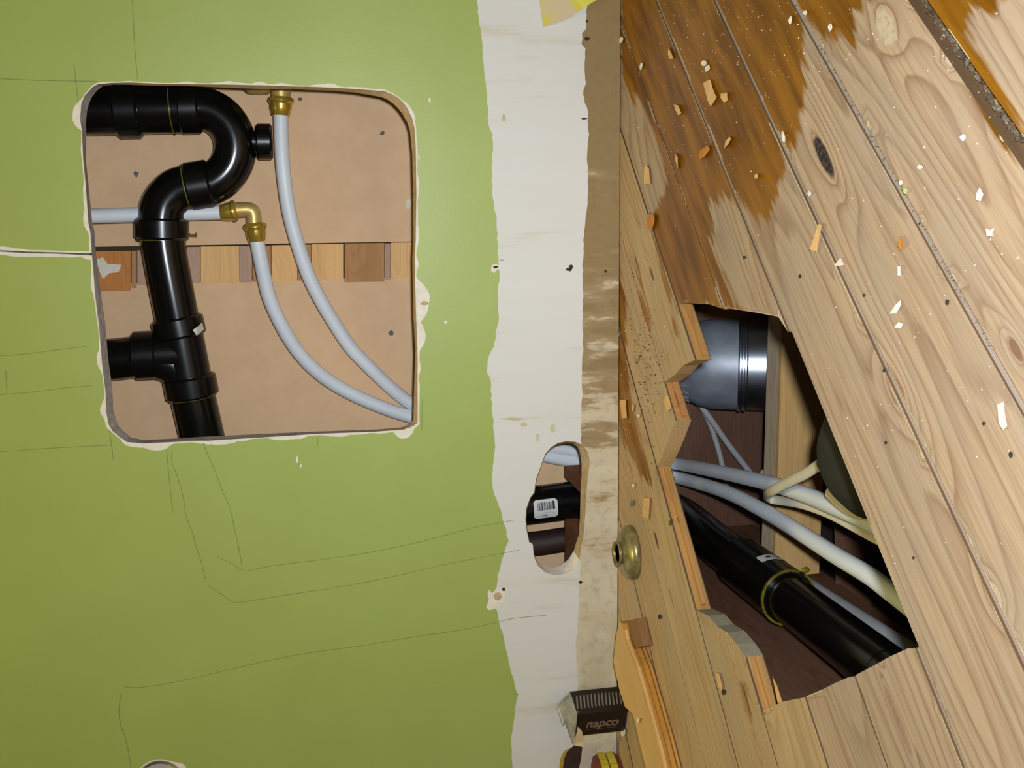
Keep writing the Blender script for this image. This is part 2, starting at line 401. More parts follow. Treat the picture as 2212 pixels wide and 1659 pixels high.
GW = [(1024,-400),(1030.6,0),(1033,27),(1040,81),(1045,145),(1052,217),(1056,271),(1065,290),(1062,381),(1064,432),(1073,470),(1075.7,533),(1078,596.5),(1075.7,648),(1077.7,680),(1073.7,710),(1066,749.5),(1053,779),(1053,805),(1060,825),(1063,889),(1068,938.5),(1071,964),(1062.5,1027),(1065.6,1057.6),(1078,1091),(1090,1134),(1098,1168),(1090,1190),(1075,1242),(1072,1270),(1073,1316),(1084,1365),(1096,1411),(1105.6,1460),(1118,1500),(1107,1580),(1105,1600),(1108,1659),(1110,2100)]
WB = [(1268,-400),(1268,0),(1267.5,14),(1265,63),(1258,72),(1256,96),(1266,104),(1263,136),(1265,181),(1259,204),(1269,240),(1271,290),(1269,331),(1270.7,419),(1262,490),(1259,584),(1259,650),(1259,749.5),(1257,849),(1255,938.5),(1256,1000),(1254,1160),(1252,1245),(1249,1340),(1244,1400),(1247,1447),(1249,1550),(1247,1659),(1246,2100)]
def jitter(pl, a, step=9):
    d = densify(pl, step, False); return [(x+rnd.uniform(-a, a), y) for x, y in d]
GWz, WBz = wxz(jitter(GW, 1.6)), wxz(jitter(WB, 1.4))
def zat(pl, x):
    for i in range(len(pl)-1):
        a, b = pl[i], pl[i+1]
        if (a[0]-x)*(b[0]-x) <= 0 and a[0] != b[0]: return a[1]+(b[1]-a[1])*(x-a[0])/(b[0]-a[0])
    return pl[0][1] if abs(pl[0][0]-x) < abs(pl[-1][0]-x) else pl[-1][1]
holes = [wxz(densify(HOLE, 12)), wxz(densify(SLOT, 6)), wxz(H2), wxz(SLIT)]
torn = [wxz(t) for t in TORN]
X0, X1, Z0, Z1 = -1.05, .55, .0008, 1.15
V, E_ = [], []
def addloop(pl, closed=True):
    b = len(V); V.extend(Vector(p) for p in pl); n = len(pl)
    for i in range(n if closed else n-1): E_.append((b+i, b+(i+1) % n))
addloop([(X0,Z0),(X1,Z0),(X1,Z1),(X0,Z1)])
for p_ in holes + torn: addloop(p_)
for p_ in (GWz, WBz):
    q_ = [a for a in p_ if X0 < a[0] < X1]; q_ = [(X1, q_[0][1])] + q_ + [(X0, q_[-1][1])]
    addloop(q_, False)
vo, eo, fo, _, _, _ = delaunay_2d_cdt(V, E_, [], 0, 1e-6)
wall = empty('wall_back', (0,0,0)); tag(wall, 'green painted drywall with a white unpainted band and bare brown strip at its foot', 'wall', kind='structure')
bm = BM(); bv = [bm.verts.new((v.x, 0, v.y)) for v in vo]
for f in fo:
    c = (sum(vo[i].x for i in f)/3, sum(vo[i].y for i in f)/3)
    if any(inside(c, h) for h in holes): continue
    ff = bm.faces.new([bv[i] for i in f])
    if any(inside(c, t) for t in torn): mi = 3
    elif c[1] > zat(GWz, c[0]): mi = 0
    elif c[1] > zat(WBz, c[0]): mi = 1
    else: mi = 2
    ff.material_index = mi
    ff.normal_update()
    if ff.normal.y > 0: ff.normal_flip()
loose = [v for v in bm.verts if not v.link_faces]; bmesh.ops.delete(bm, geom=loose, context='VERTS')
# back side of the sheet, away from the cut-outs
for (x0, x1, z0, z1) in ((X0, W(560,1420).x, Z0, Z1), (W(560,90).x, X1, Z0, Z1)):
    f = bm.faces.new([bm.verts.new(p) for p in ((x0,.0127,z0),(x1,.0127,z0),(x1,.0127,z1),(x0,.0127,z1))]); f.material_index = 2
obj('drywall_sheet', bm, ['green', 'white', 'paper', 'torn'], wall)
def rim(front, back, d, mats, name, midf=.35, pick=None):
    bm = BM(); n = len(front)
    A = [bm.verts.new(W(*p, 0.0)) for p in front]
    Mid = [bm.verts.new(W(p[0]*(1-midf)+q[0]*midf+rnd.uniform(-.8,.8), p[1]*(1-midf)+q[1]*midf+rnd.uniform(-.8,.8), d*midf)) for p, q in zip(front, back)]
    B = [bm.verts.new(W(*p, d)) for p in back]
    for i in range(n):
        j = (i+1) % n
        for a, b in ((A, Mid), (Mid, B)):
            f = bm.faces.new((a[i], a[j], b[j], b[i])); f.material_index = pick(front[i]) if pick else 0
    fixn(bm); return obj(name, bm, mats, wall)
rim(HOLE, HBACK, .013, ['gyp', 'gypbrown'], 'cut_edge', pick=lambda p: 1 if (p[0] > 860 or p[1] < 230) and p[0] > 240 else 0)
rim(SLOT, SBACK, .016, ['gypbrown', 'torn'], 'cut_edge', pick=lambda p: 1 if p[1] > 1190 else 0)
rim(H2, H2B, .013, ['gyp'], 'cut_edge')
bm = BM(); prism(bm, [W(px, py, .0045) for px, py in ((-900,528),(0,536),(194,541),(194,558),(0,549),(-900,542))], [W(px, py, .0127) for px, py in ((-900,528),(0,536),(194,541),(194,558),(0,549),(-900,542))])
obj('joint_backing', bm, 'gap', wall)
PENCIL = [[(0,170),(96,174),(210,175.5)],[(286,0),(290,85),(297,172)],[(160,140),(164,180),(169,224)],[(0,976),(130,967),(262,961)],[(236,930),(241,962),(244,992)],[(360,975),(365,1030),(373,1108)],
 [(371,975),(372,1000),(385,1035),(397,1080),(402,1115),(415,1150),(425,1185),(435,1215),(443,1250)],[(438,957),(465,1020),(480,1060),(497,1100),(507,1145),(517,1190),(523,1228)],[(470,1203),(500,1218),(525,1232)],
 [(530,1234),(590,1222),(700,1208),(800,1193),(900,1172),(985,1150),(1030,1138),(1110,1124)],[(449,1265),(480,1285),(500,1298),(520,1301),(600,1288),(750,1265),(860,1243),(960,1220),(1060,1200),(1122,1188)],
 [(270,1484),(300,1485),(360,1477),(430,1462),(500,1445),(640,1415),(780,1395),(900,1375),(1000,1360),(1070,1345),(1110,1336),(1180,1329)],[(260,1500),(257,1540),(262,1570),(272,1600),(280,1640),(283,1659)],
 [(0,769),(60,764),(130,755),(187,748)],[(0,853),(80,846),(130,839),(198,833)],[(12,800),(15,852)],[(912,862),(911,928)],[(686,944),(686,963)],[(1079,562),(1088,562)]]
for pl in PENCIL:
    pts = catmull([W(px, py, -.0001) for px, py in pl], 5); bm = BM(); L, R_ = [], []
    for i, p in enumerate(pts):
        t = (pts[min(i+1, len(pts)-1)]-pts[max(i-1, 0)]).normalized(); n = Vector((-t.z, 0, t.x)); w = .00029*rnd.uniform(.7, 1.2)
        L.append(bm.verts.new(p+n*w)); R_.append(bm.verts.new(p-n*w))
    for i in range(len(pts)-1): bm.faces.new((L[i], R_[i], R_[i+1], L[i+1]))
    fixn(bm); obj('pencil_line', bm, 'pencil', wall)
def blot(name, poly, mat, parent, y0=-.0002, y1=.002):
    bm = BM(); prism(bm, [W(px, py, y0) for px, py in poly], [W(px, py, y1) for px, py in poly]); return obj(name, bm, mat, parent)
def blob(cx, cy, rx, ry, n=11, j=.25): return [(cx+rx*math.cos(2*math.pi*k/n)*rnd.uniform(1-j, 1+j), cy+ry*math.sin(2*math.pi*k/n)*rnd.uniform(1-j, 1+j)) for k in range(n)]
for cx, cy, rx, ry in ((1233,577,5,5.5),(1229,582,6,4),(1268,84,5.5,5),(1262,256,7,1.8),(1268,46,2.5,3),(1071,577,5,3),(1254,1258,4,3.5),(1308,586,3,3),(1088,1273,3,4)):
    blot('nail_hole', blob(cx, cy, rx, ry), 'dark', wall)
for cx, cy, rx, ry in ((1076,1288,9,8),): blot('torn_core', blob(cx, cy, rx, ry), 'gypbrown', wall)
for cx, cy, rx, ry in ((928,216,3,5),(905,340,2,6),(963,696,3,3.5),(642,993,2,8),(650,1006,1.5,4),(917,655,8,4)): blot('paint_nick', blob(cx, cy, rx, ry), 'torn' if cx != 917 else 'gypbrown', wall)

for cx, cy, rx, ry in ((1132,917,7,5),(1161,946,4,9),(1194,926,5,11),(1108,905,26,3),(1088,255,4,10)): blot('glue_mark', blob(cx, cy, rx, ry), 'glue', wall)

# the back of the next room's wall, seen through the cut-outs
YB = .145
far = empty('wall_rear', (0,YB,0)); tag(far, 'brown paper backed drywall of the next room, seen through the square hole', 'wall', kind='structure')
def sheet(name, pxs, y, thick, mat, parent):
    bm = BM(); prism(bm, [W(px, py, y) for px, py in pxs], [W(px, py, y+thick) for px, py in pxs]); return obj(name, bm, mat, parent)
def xz_box(name, x0, x1, y0, y1, z0, z1, mat, parent=None):
    bm = BM(); box(bm, (x0,y0,z0), (x1,y1,z1)); return obj(name, bm, mat, parent)
xs = W(560, 527, YB).x; xs2 = W(560, 606, YB).x
xz_box('drywall_sheet', xs, .6, YB, YB+.013, -.012, 1.2, 'backpaper', far)
xz_box('drywall_sheet', -1.1, xs2, YB, YB+.013, -.012, 1.2, 'backpaper', far)
for cx, cy, rx, ry in ((648,214,5,4),(826,288,5,5),(294,376,6,6),(882,441,7,10),(845,720,6,6)):
    blot('paper_stain', blob(cx, cy, rx, ry), 'gap' if cx != 882 else 'torn', far, YB-.0004, YB+.002)
fur = empty('furring_strip', W(560, 566, YB)); tag(fur, 'stacked row of short wood blocks in the gap between the brown sheets behind the pipes', 'wood strip')
BL = [(203,284,543,628,.010,'blockC'),(284,296,542,622,.006,'blockB'),(296,318,541,615,.003,'blockD'),(318,404,540,612,.002,'blockA'),(404,433,533.5,611,.003,'blockD'),(433,518,532.5,612,.005,'blockA'),(518,545,532,610,.003,'blockD'),(545,586,531.5,609,.002,'blockB'),(586,643,530,608,.005,'blockA'),(643,673,529,606,.003,'blockB'),(673,742,527.5,605,.005,'blockA'),(744,831,526,609,.010,'blockB'),(831,844,526,604,.002,'blockD'),(844,903,524,601,.005,'blockA'),(100,203,546,622,.004,'blockA'),(903,1000,522,600,.004,'blockA')]
for x0, x1, y0, y1, pr, mt in BL:
    f_ = [(x0+.7, y0), (x1-.7, y0-(x1-x0)*.012), (x1-.7, y1-(x1-x0)*.012), (x0+.7, y1)]
    bm = BM(); prism(bm, [W(px, py, YB-pr) for px, py in f_], [W(px, py, YB+.02) for px, py in f_]); o = obj('wood_block', bm, mt, fur)
    if mt == 'blockC': tag(o, 'orange block at the top end with torn paper on it')
bm = BM(); prism(bm, [W(px, py, YB-.0125) for px, py in ((208,560),(222,556),(232,570),(262,572),(256,588),(236,590),(222,603),(214,585))], [W(px, py, YB-.009) for px, py in ((208,560),(222,556),(232,570),(262,572),(256,588),(236,590),(222,603),(214,585))])
obj('paper_scrap', bm, 'torn', fur)

# ------------------------------------------------------------------ the floor boards
SE = {-4:((1348,960),(1525,1658)),-3:((1341,725),(1596,1659)),-2:((1346,523),(1675,1635)),-1:((1341,281),(1773,1605)),0:((1346,63),(1912,1643)),1:((1420,0),(2089,1659)),2:((1546,0),(2115,1220)),3:((1720,5),(2148,760)),4:((1996,0),(2212,309))}
seam = {}
for k, (a, b) in SE.items():
    p, q = F(*a), F(*b); seam[k] = (Vector((p.x, p.y)), Vector((q.x, q.y)))
dm = sum(((b-a).normalized() for a, b in seam.values()), Vector((0,0))).normalized()
nm = Vector((-dm.y, dm.x))
if nm.dot(seam[4][0]-seam[-4][0]) < 0: nm = -nm
wdt = nm.dot((seam[2][0]+seam[2][1])/2 - (seam[-4][0]+seam[-4][1])/2)/6
for k in range(-5, -13, -1): seam[k] = tuple(p - nm*wdt for p in seam[k+1])
for k in range(5, 14): seam[k] = tuple(p + nm*wdt for p in seam[k-1])
def onseam(k, s, off=0.0):
    """point on seam k at distance s along the boards (0 at the wall side reference)"""
    a, b = seam[k]; d = (b-a).normalized(); nn = Vector((-d.y, d.x))
    if nn.dot(nm) < 0: nn = -nn
    t = (s - a.dot(dm))/d.dot(dm); return a + d*t + nn*off
def clip(poly, x0, x1, y0, y1):
    def cl(P, f, inter):
        out = []
        for i in range(len(P)):
            a, b = P[i-1], P[i]; fa, fb = f(a), f(b)
            if fa >= 0 and fb >= 0: out.append(b)
            elif fa >= 0 > fb: out.append(a+(b-a)*(fa/(fa-fb)))
            elif fa < 0 <= fb: out += [a+(b-a)*(fa/(fa-fb)), b]
        return out
    for f in (lambda p: p.x-x0, lambda p: x1-p.x, lambda p: p.y-y0, lambda p: y1-p.y): 
        if poly: poly = cl(poly, f, None)
    return poly
def pxf(pts): return [Vector((F(*p).x, F(*p).y)) for p in pts]
ST1 = [(1345,-120),(1341,100),(1343,180),(1362,205),(1385,222),(1405,280),(1430,345),(1440,400),(1425,440),(1408,470),(1405,490),(1425,560),(1441,650),(1470,665),(1565,672),(1592,670),(1572,618),(1545,548),(1530,512),(1540,505),(1533,440),(1553,428),(1585,422),(1612,455),(1632,472),(1656,478),(1682,414),(1700,354),(1716,327),(1736,228),(1736,58),(1748,45),(1800,122),(1803,66),(1842,101),(1850,63),(1850,30),(1890,0),(1905,-120)]
ST2 = [(1935,-120),(1958,0),(2004,46),(2047,114),(2098,198),(2212,330),(2290,420),(2300,360),(2161,203),(2110,121),(2090,76),(2082,40),(2108,33),(2161,15),(2190,-120)]
ST3 = [(1330,560),(1350,640),(1352,760),(1362,860),(1385,960),(1400,1000),(1412,1050),(1385,1030),(1352,960),(1330,900)]
ST4 = [(1372,560),(1392,640),(1408,700),(1402,722),(1390,690),(1376,630)]
ST5 = [(1450,686),(1462,700),(1463,738),(1452,732)]
ST6 = [(1600,1480),(1610,1476),(1622,1540),(1612,1556)]
STW = [[(p.x, p.y) for p in pxf(s)] for s in (ST1, ST2, ST3, ST4, ST5, ST6)]
def staind(p):
    d = 1.
    for s in STW:
        e = segdist(p, s); d = min(d, -e if inside(p, s) else e)
    return d
KN = []    # knots: centre, half-lengths along / across the grain, tone (0 pale .. 1 black)
def addknot(cx, cy, l, w, tone): c = F(cx, cy); KN.append((Vector((c.x, c.y)), l, w, tone))
addknot(1778,338,.0225,.0060,1.); addknot(1914,60,.016,.0080,.05); addknot(1934,842,.015,.0065,.5); addknot(1408,592,.010,.0034,.7)
addknot(1418,1166,.011,.0034,.85); addknot(2149,1284,.007,.004,.1); addknot(2194,755,.008,.003,.65)
addknot(1609,1515,.020,.0032,.42); addknot(1450,1290,.012,.002,.45); addknot(1935,1545,.022,.0028,.42)
def knotat(p):
    best = (9., 0.)
    for c, l, w, tn in KN:
        d = p - c; q = math.hypot(d.dot(dm)/l, d.dot(nm)/w)
        if q < best[0]: best = (q, tn)
    return best
floor = empty('floor', (0,0,0)); tag(floor, 'old diagonal tongue and groove floor boards cut open over the pipes', 'floor', kind='structure')
TH = .0155
YW = .0125
def board(k, start=None, end=None, tongue=None):
    gap = .0018 if k == 3 else (.0011 if k <= -2 else .0008)
    gl = .0018 if k == 4 else .0007
    led = {3: .0062, 2: .0040, 1: .0026, 0: .0034}.get(k, rnd.uniform(.0002, .0005))
    cuts = start or end or []
    P = []
    if start:
        s = pxf(start); P += s
    else: P += [onseam(k, -1.6, gl), onseam(k+1, -1.6, -gap-led)]
    if end:
        e = pxf(end); P += e[::-1]
    else: P += [onseam(k+1, 2.2, -gap-led), onseam(k, 2.2, gl)]
    # pull cut ends onto the seams
    def snap(q, kk, off): return onseam(kk, q.dot(dm), off)
    if start: P[0] = snap(P[0], k, gl); P[len(start)-1] = snap(P[len(start)-1], k+1, -gap-led)
    if end:
        i0 = len(P)-len(end); P[i0] = snap(P[i0], k+1, -gap-led); P[-1] = snap(P[-1], k, gl)
    P = clip(P, -1.02, .52, -1.15, YW)
    if len(P) < 3: return None
    dz = rnd.uniform(-.0005, .0003)
    # top surface with inner points so the stain can be carried by the vertices
    V2, E2 = [], []
    n = len(P); dense = []
    for i in range(n):
        a, b = P[i], P[(i+1) % n]; kk = max(1, int((b-a).length/.02))
        for q in range(kk): dense.append(a+(b-a)*q/kk)
    V2 = [v.copy() for v in dense]; E2 = [(i, (i+1) % len(dense)) for i in range(len(dense))]
    pl = [(v.x, v.y) for v in P]
    s0 = min(v.dot(dm) for v in P); s1 = max(v.dot(dm) for v in P); t0 = min(v.dot(nm) for v in P); t1 = max(v.dot(nm) for v in P)
    s = s0; iu = 0
    while s < s1:
        t = t0; iu += 1; iv = 0
        while t < t1:
            q = dm*s + nm*t
            if inside((q.x, q.y), pl) and segdist((q.x, q.y), pl) > .003 and ((q.y > -.8 and -.75 < q.x < .3) or (iu % 3 == 0 and iv % 3 == 0)): V2.append(q)
            t += .0085; iv += 1
        s += .0125
    for c, l, w, tn in KN:
        rad = l*2.6; a = -rad
        while a <= rad:
            b_ = -w*3.2
            while b_ <= w*3.2:
                q = c + dm*a + nm*b_
                if inside((q.x, q.y), pl) and segdist((q.x, q.y), pl) > .0012: V2.append(q)
                b_ += w*.42
            a += l*.30
    vo, eo, fo, *_ = delaunay_2d_cdt(V2, E2, [], 0, 1e-6)
    bm = BM(); lay = bm.verts.layers.float.new('stain'); lk = bm.verts.layers.float.new('knot'); lt = bm.verts.layers.float.new('knottone')
    bv = []
    for v in vo:
        b = bm.verts.new((v.x, v.y, dz)); b[lay] = staind((v.x, v.y)); b[lk], b[lt] = knotat(v); bv.append(b)
    for f in fo:
        c = (sum(vo[i].x for i in f)/3, sum(vo[i].y for i in f)/3)
        if not inside(c, pl): continue
        ff = bm.faces.new([bv[i] for i in f]); ff.normal_update()
        if ff.normal.z < 0: ff.normal_flip()
        ff.material_index = 0
    bmesh.ops.delete(bm, geom=[v for v in bm.verts if not v.link_faces], context='VERTS')
    # sides: a small worn arris, then straight down
    nb = len(dense)
    cen = sum(dense, Vector((0,0)))/nb
    def endface(a, b):
        d = (b-a).normalized(); return abs(d.dot(dm)) < .93
    lo1 = [bm.verts.new((v.x, v.y, dz-TH)) for v in dense]; tp = [bm.verts.new((v.x, v.y, dz)) for v in dense]
    for i in range(nb):
        j = (i+1) % nb
        f = bm.faces.new((tp[i], tp[j], lo1[j], lo1[i])); f.material_index = 2 if endface(dense[i], dense[j]) else 4
    fb = bm.faces.new(lo1[::-1]); fb.material_index = 1
    # the lower lip along the room-side edge
    def strip(sa, sb, o0, o1, z0, z1, mi):
        a, b, c, d = onseam(k+1, sa, o0), onseam(k+1, sb, o0), onseam(k+1, sb, o1), onseam(k+1, sa, o1)
        Q = clip([a, b, c, d], -1.02, .52, -1.15, YW)
        if len(Q) >= 3:
            prism(bm, [(q.x, q.y, z1) for q in Q], [(q.x, q.y, z0) for q in Q], mi, 1)
    sa = pxf([start[-1]])[0].dot(dm) if start else -1.6
    sb = pxf([end[-1]])[0].dot(dm) if end else 2.2
    strip(sa, sb, -gap-led-.0005, -gap, -TH+.001, -.0018 if k != 3 else -.0055, 3 if k != 3 else 4)
    if tongue:
        ta, tb = (pxf([t])[0].dot(dm) for t in tongue)
        strip(ta, tb, -gap-.001, .0036, -.0098, -.0066, 1)
    bmesh.ops.recalc_face_normals(bm, faces=[f for f in bm.faces if f.material_index != 0])
    grey = start is not None and k == -3
    return obj('floor_board', bm, ['floorwoodwarm' if k <= -2 else 'floorwood', 'blockB' if (k == -3 and end) else 'flooredge', 'greyend' if grey else 'endgrain', 'ledge', 'seamedge'], floor)
boards = {}
for k in range(-12, 13):
    if k == -4: boards[k] = [board(k, tongue=((1424,1004),(1506,1300)))]
    elif k == -3:
        boards[k] = [board(k, end=[(1423,997),(1434,974),(1445,946),(1461,903)], tongue=((1442,818),(1459,900))),
                     board(k, start=[(1509,1309),(1530,1330),(1548,1352),(1570,1366),(1592,1392),(1614,1414)], tongue=((1616,1418),(1648,1528)))]
    elif k == -2:
        boards[k] = [board(k, end=[(1441,814),(1458,809),(1475,790),(1505,769)], tongue=((1470,660),(1504,766))),
                     board(k, start=[(1650,1535),(1668,1527),(1690,1516),(1743,1502)])]
    elif k == -1:
        boards[k] = [board(k, end=[(1468,648),(1480,653),(1505,656),(1530,657),(1563,662)]),
                     board(k, start=[(1743,1502),(1775,1490),(1800,1477),(1830,1464),(1854,1452)])]
    elif k == 0:
        boards[k] = [board(k, end=[(1563,662),(1580,667),(1632,675),(1680,684),(1714,693)]),
                     board(k, start=[(1854,1452),(1890,1436),(1920,1419),(1960,1401),(1990,1387)])]
    else: boards[k] = [board(k)]
# nail holes
for (k, i, cx, cy, r_) in ((2,0,1913,956,4),(3,0,2183,982,6),(0,0,1608,556,4),(1,0,1728,597,4),(2,0,1866,638,4),(3,0,2046,653,6),(1,0,1910,800,4),(-3,1,1563,1495,6),(-4,0,1425,1333,5),(1,0,1973,1205,3),(2,0,2125,915,4)):
    bm = BM(); c = blob(cx, cy, r_*.8, r_*1.1, 8, .2); prism(bm, [F(px, py, .0006) for px, py in c], [F(px, py, -.002) for px, py in c]); obj('nail_hole', bm, 'grit', boards[k][i])

# ------------------------------------------------------------------ under the floor and behind the wall
JX = -.425
def thing_box(name, label, cat, lo, hi, mat, kind=None):
    bm = BM(); box(bm, lo, hi); o = obj(name, bm, mat); return tag(o, label, cat, kind=kind)
thing_box('floor_joist', 'dark brown joist on the far side of the black pipe under the cut boards', 'joist', (JX-.038,-1.15,-.26), (JX,.205,-.017), 'joist')
thing_box('rim_joist', 'dark brown rim joist at the back of the floor opening', 'joist', (-1.05,.21,-.30), (.55,.248,-.02), 'rim')
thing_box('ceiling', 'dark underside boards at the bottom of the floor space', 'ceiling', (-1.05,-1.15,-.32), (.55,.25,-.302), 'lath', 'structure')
sp = empty('sole_plate', W(1240,1090,.06)); tag(sp, 'red brown sole plate inside the small slot, notched round the pipe', 'wood plate')
xa, xb = W(1250,1040,.1).x, W(1250,1122,.1).x
for pa_, pb_ in ((W(1250,935,.1).x, .5), (W(1250,1030,.1).x, W(1250,1006,.1).x), (-1.0, xb)):
    xz_box('plank', pa_, pb_, .0165, .105, .0012, .037, 'plate', sp)
# flat blocking piece with a weathered edge, its colour lightened to offset grazing light
bx0, bx1 = JX+.004, JX+.416
zt = W(1680,900,0).z
blk = empty('wood_blocking', (-.25, 0, zt)); tag(blk, 'pale wood blocking under the floor beside the shiny metal duct', 'wood block')
bm = BM(); box(bm, (bx0, .0015, W(1778,900,0).z), (bx1, .034, zt-.0008)); obj('plank', bm, 'blockedge', blk)
bm = BM(); box(bm, (bx0, -.004, W(1778,900,0).z-.0005), (bx1, .0012, zt)); obj('face', bm, 'blocking', blk)
bm = BM(); q = [(1802,1135),(1815,1110),(1850,1130),(1960,1210),(2060,1330),(2060,1480),(1830,1420),(1806,1290)]
prism(bm, [W(px, py, -.03) for px, py in q], [W(px, py, -.006) for px, py in q]); tag(obj('wood_cleat', bm, 'rim'), 'rough dark brown cleat behind the lower white water tube under the floor', 'wood block')

# ---- P-trap and drain in the square hole
YP = .10
def Wr(px, half, y, py=500): return half*depth(W(px, py, y))/FPX
trap = empty('drain_trap', W(440, 400, YP)); tag(trap, 'black plastic drain with a looped trap and tee inside the square wall hole', 'drain pipe')
def wp(x, y, d=YP): return W(x, y, d)
def seg(name, pts, half, mat='abs', n=6, smoothpath=True, flat=1):
    bm = BM(); P = [wp(*p) for p in pts]; P = catmull(P, n) if smoothpath else P
    tube(bm, P, half*depth(P[len(P)//2])/FPX, 32); return obj(name, bm, mat, trap, True)
def hubseg(name, a, b, half, mat='absrough'):
    bm = BM(); A, B = wp(*a), wp(*b); hub(bm, A, B, half*depth(A)/FPX); return obj(name, bm, mat, trap, True)
seg('pipe', [(90,240),(250,239),(400,235)], 52, n=2)
hubseg('coupling', (250,239), (304,238), 60)
hubseg('coupling', (386,235.5), (433,234.5), 54)
arc = [(423+85*math.sin(a), 318-85*math.cos(a)) for a in [math.radians(d) for d in range(0, 181, 10)]]
seg('trap_bend', [(395,234),(410,233)] + arc + [(405,404)], 45, n=2)
hubseg('coupling', (457,397), (404,406), 53)
seg('trap_arm', [(420,403),(400,407),(382,414),(366,428),(355,445),(350,466),(349,485)], 49.5)
hubseg('coupling', (349,472), (350,518), 57)
seg('pipe', [(350,500),(358,560),(383,690)], 46.5)
hubseg('tee_hub', (381,685), (391,728), 55)
seg('tee_body', [(388,715),(398,765),(412,835)], 47.5, 'absrough')
hubseg('tee_hub', (408,812), (417,858), 56)
seg('tee_branch', [(398,762),(370,764),(300,768)], 47, 'absrough')
seg('tee_sweep', [(325,772),(352,778),(378,790),(398,812),(408,838)], 44, 'absrough')
hubseg('tee_hub', (288,769), (342,766), 53)
seg('pipe', [(150,783),(237,777),(310,769)], 45.5)
seg('pipe', [(414,845),(437,945),(462,1060)], 47)
bm = BM(); hub(bm, wp(520,306.5), wp(562,306.5), .0125, .001); obj('cleanout_neck', bm, 'absrough', trap, True)
bm = BM(); hub(bm, wp(554,306.5), wp(588,306.5), .0195, .002); obj('cleanout_plug', bm, 'absrough', trap, True)
def ring(a, ax_, r, parent, mat='cement', w=.0005):
    bm = BM(); lathe(bm, [(r-w, -w), (r+w, -w), (r+w, w), (r-w, w)], a, ax_, 36, close=True); return obj('cement_ring', bm, mat, parent, True)
def dirn(a, b): return (wp(*b)-wp(*a)).normalized()
for c, a, b, hf in (((372,236),(300,238),(400,235),53),((349.5,518),(349,480),(352,530),51),((404,406),(457,397),(404,406),50.5),((417,858),(408,812),(417,858),49.5)):
    P0 = wp(*c); ring(P0, dirn(a, b), hf*depth(P0)/FPX, trap)
bm = BM(); tube(bm, catmull([wp(406,505,YP-.012), wp(416,508,YP-.012), wp(425,507,YP-.012)], 4), [.0012]*8+[.003], 10); obj('cement_drip', bm, 'cement', trap, True)
bm = BM(); a0, a1 = wp(434,690), wp(424,722)
prism(bm, [wp(436,697,YP-.016), wp(440,712,YP-.012), wp(425,725,YP-.025), wp(416,713,YP-.0275), wp(426,706,YP-.0245)], [wp(437,697,YP-.012), wp(441,712,YP-.009), wp(426,725,YP-.022), wp(417,713,YP-.0235), wp(427,706,YP-.021)])
obj('white_smear', bm, 'torn', trap)

# ---- water lines
RX = .0080
def collar(parent, a, b, half=24):
    """push-fit collar: two brass beads either side of a waist"""
    L = (b-a).length; d = (b-a).normalized(); r = half*depth(a)/FPX
    bm = BM(); lathe(bm, [(r*.70,0),(r*.92,L*.06),(r,L*.16),(r,L*.26),(r*.86,L*.36),(r*.84,L*.44),(r*.84,L*.62),(r*.78,L*.74),(r*.72,L*.95),(r*.66,L)], a, d, 32); return obj('collar', bm, 'brassdark', parent, True, 30)
YA = .098
lineA = empty('water_line', W(548, 470, YA)); tag(lineA, 'pale blue water tube with the brass elbow, curving down to the lower right of the hole', 'water pipe', )
bm = BM(); tube(bm, [W(120,469,YA), W(300,464,YA), W(500,458,YA)], RX, 20); tag(obj('supply_tube', bm, 'pex', lineA, True), 'straight tube passing behind the black trap')
pa = [(554,510,YA),(556,524,YA),(566,575,.100),(579.6,635.6,.104),(600.7,687,.108),(631,741,.112),(667,786,.117),(715,825.5,.122),(775.5,858.7,.126),(842,886,.129),(893,902,.131),(1000,935,.132),(1100,962,.132),(1178,985,.132),(1253,999,.132),(1330,1010,.131)]
PA = [W(*p) for p in pa] + [W(1400,1020,.135), F(1462,1032,-.128), F(1560,1060,-.13), F(1647,1102,-.13), F(1735,1155,-.13), F(1805,1200,-.13), F(1875,1242,-.13), F(1927,1281,-.13), F(2030,1360,-.13)]
bm = BM(); tube(bm, catmull(PA, 6), RX, 20); obj('tube', bm, 'pex', lineA, True)
bm = BM(); ra = .0082
el = [W(503,455,YA), W(520,453,YA), W(536,453,YA), W(545,457,YA), W(548,467,YA), W(549,480,YA), W(551,492,YA)]
tube(bm, catmull(el, 4), ra*1.02, 24); eb = obj('elbow_fitting', bm, 'brass', lineA, True)
collar(eb, W(512,455,YA), W(475,460,YA), 23); collar(eb, W(550,481,YA), W(555,522,YA), 25)
lineB = empty('water_line', W(606, 200, YA)); tag(lineB, 'pale blue water tube hanging from the brass fitting at the upper edge of the hole', 'water pipe')
pb = [(606.5,238,YA),(606.5,251,YA),(607.5,302,YA),(612,368,YA),(622,444,.100),(635,499.5,.102),(649,545,.104),(667,596,.107),(691,645,.110),(721,696,.114),(757,750,.118),(799.6,795,.122),(851,843.6,.127),(893,874,.131),(960,905,.132),(1080,948,.132),(1207,969,.132),(1253,976,.132),(1330,985,.132)]
PB = [W(*p) for p in pb] + [W(1400,993,.135), F(1458,1001,-.126), F(1542,1017,-.128), F(1637,1038,-.128), F(1700,1055,-.128), F(1752,1073,-.128), F(1805,1095,-.128), F(1880,1128,-.128), F(1990,1185,-.128)]
bm = BM(); tube(bm, catmull(PB, 6), RX, 20); obj('tube', bm, 'pex', lineB, True)
bm = BM(); tube(bm, [W(608,130,YA), W(607.5,170,YA), W(607,215,YA)], 21*depth(W(607,200,YA))/FPX, 24); fb_ = obj('fitting_body', bm, 'brass', lineB, True)
collar(fb_, W(607,209,YA), W(606.5,250,YA), 28)
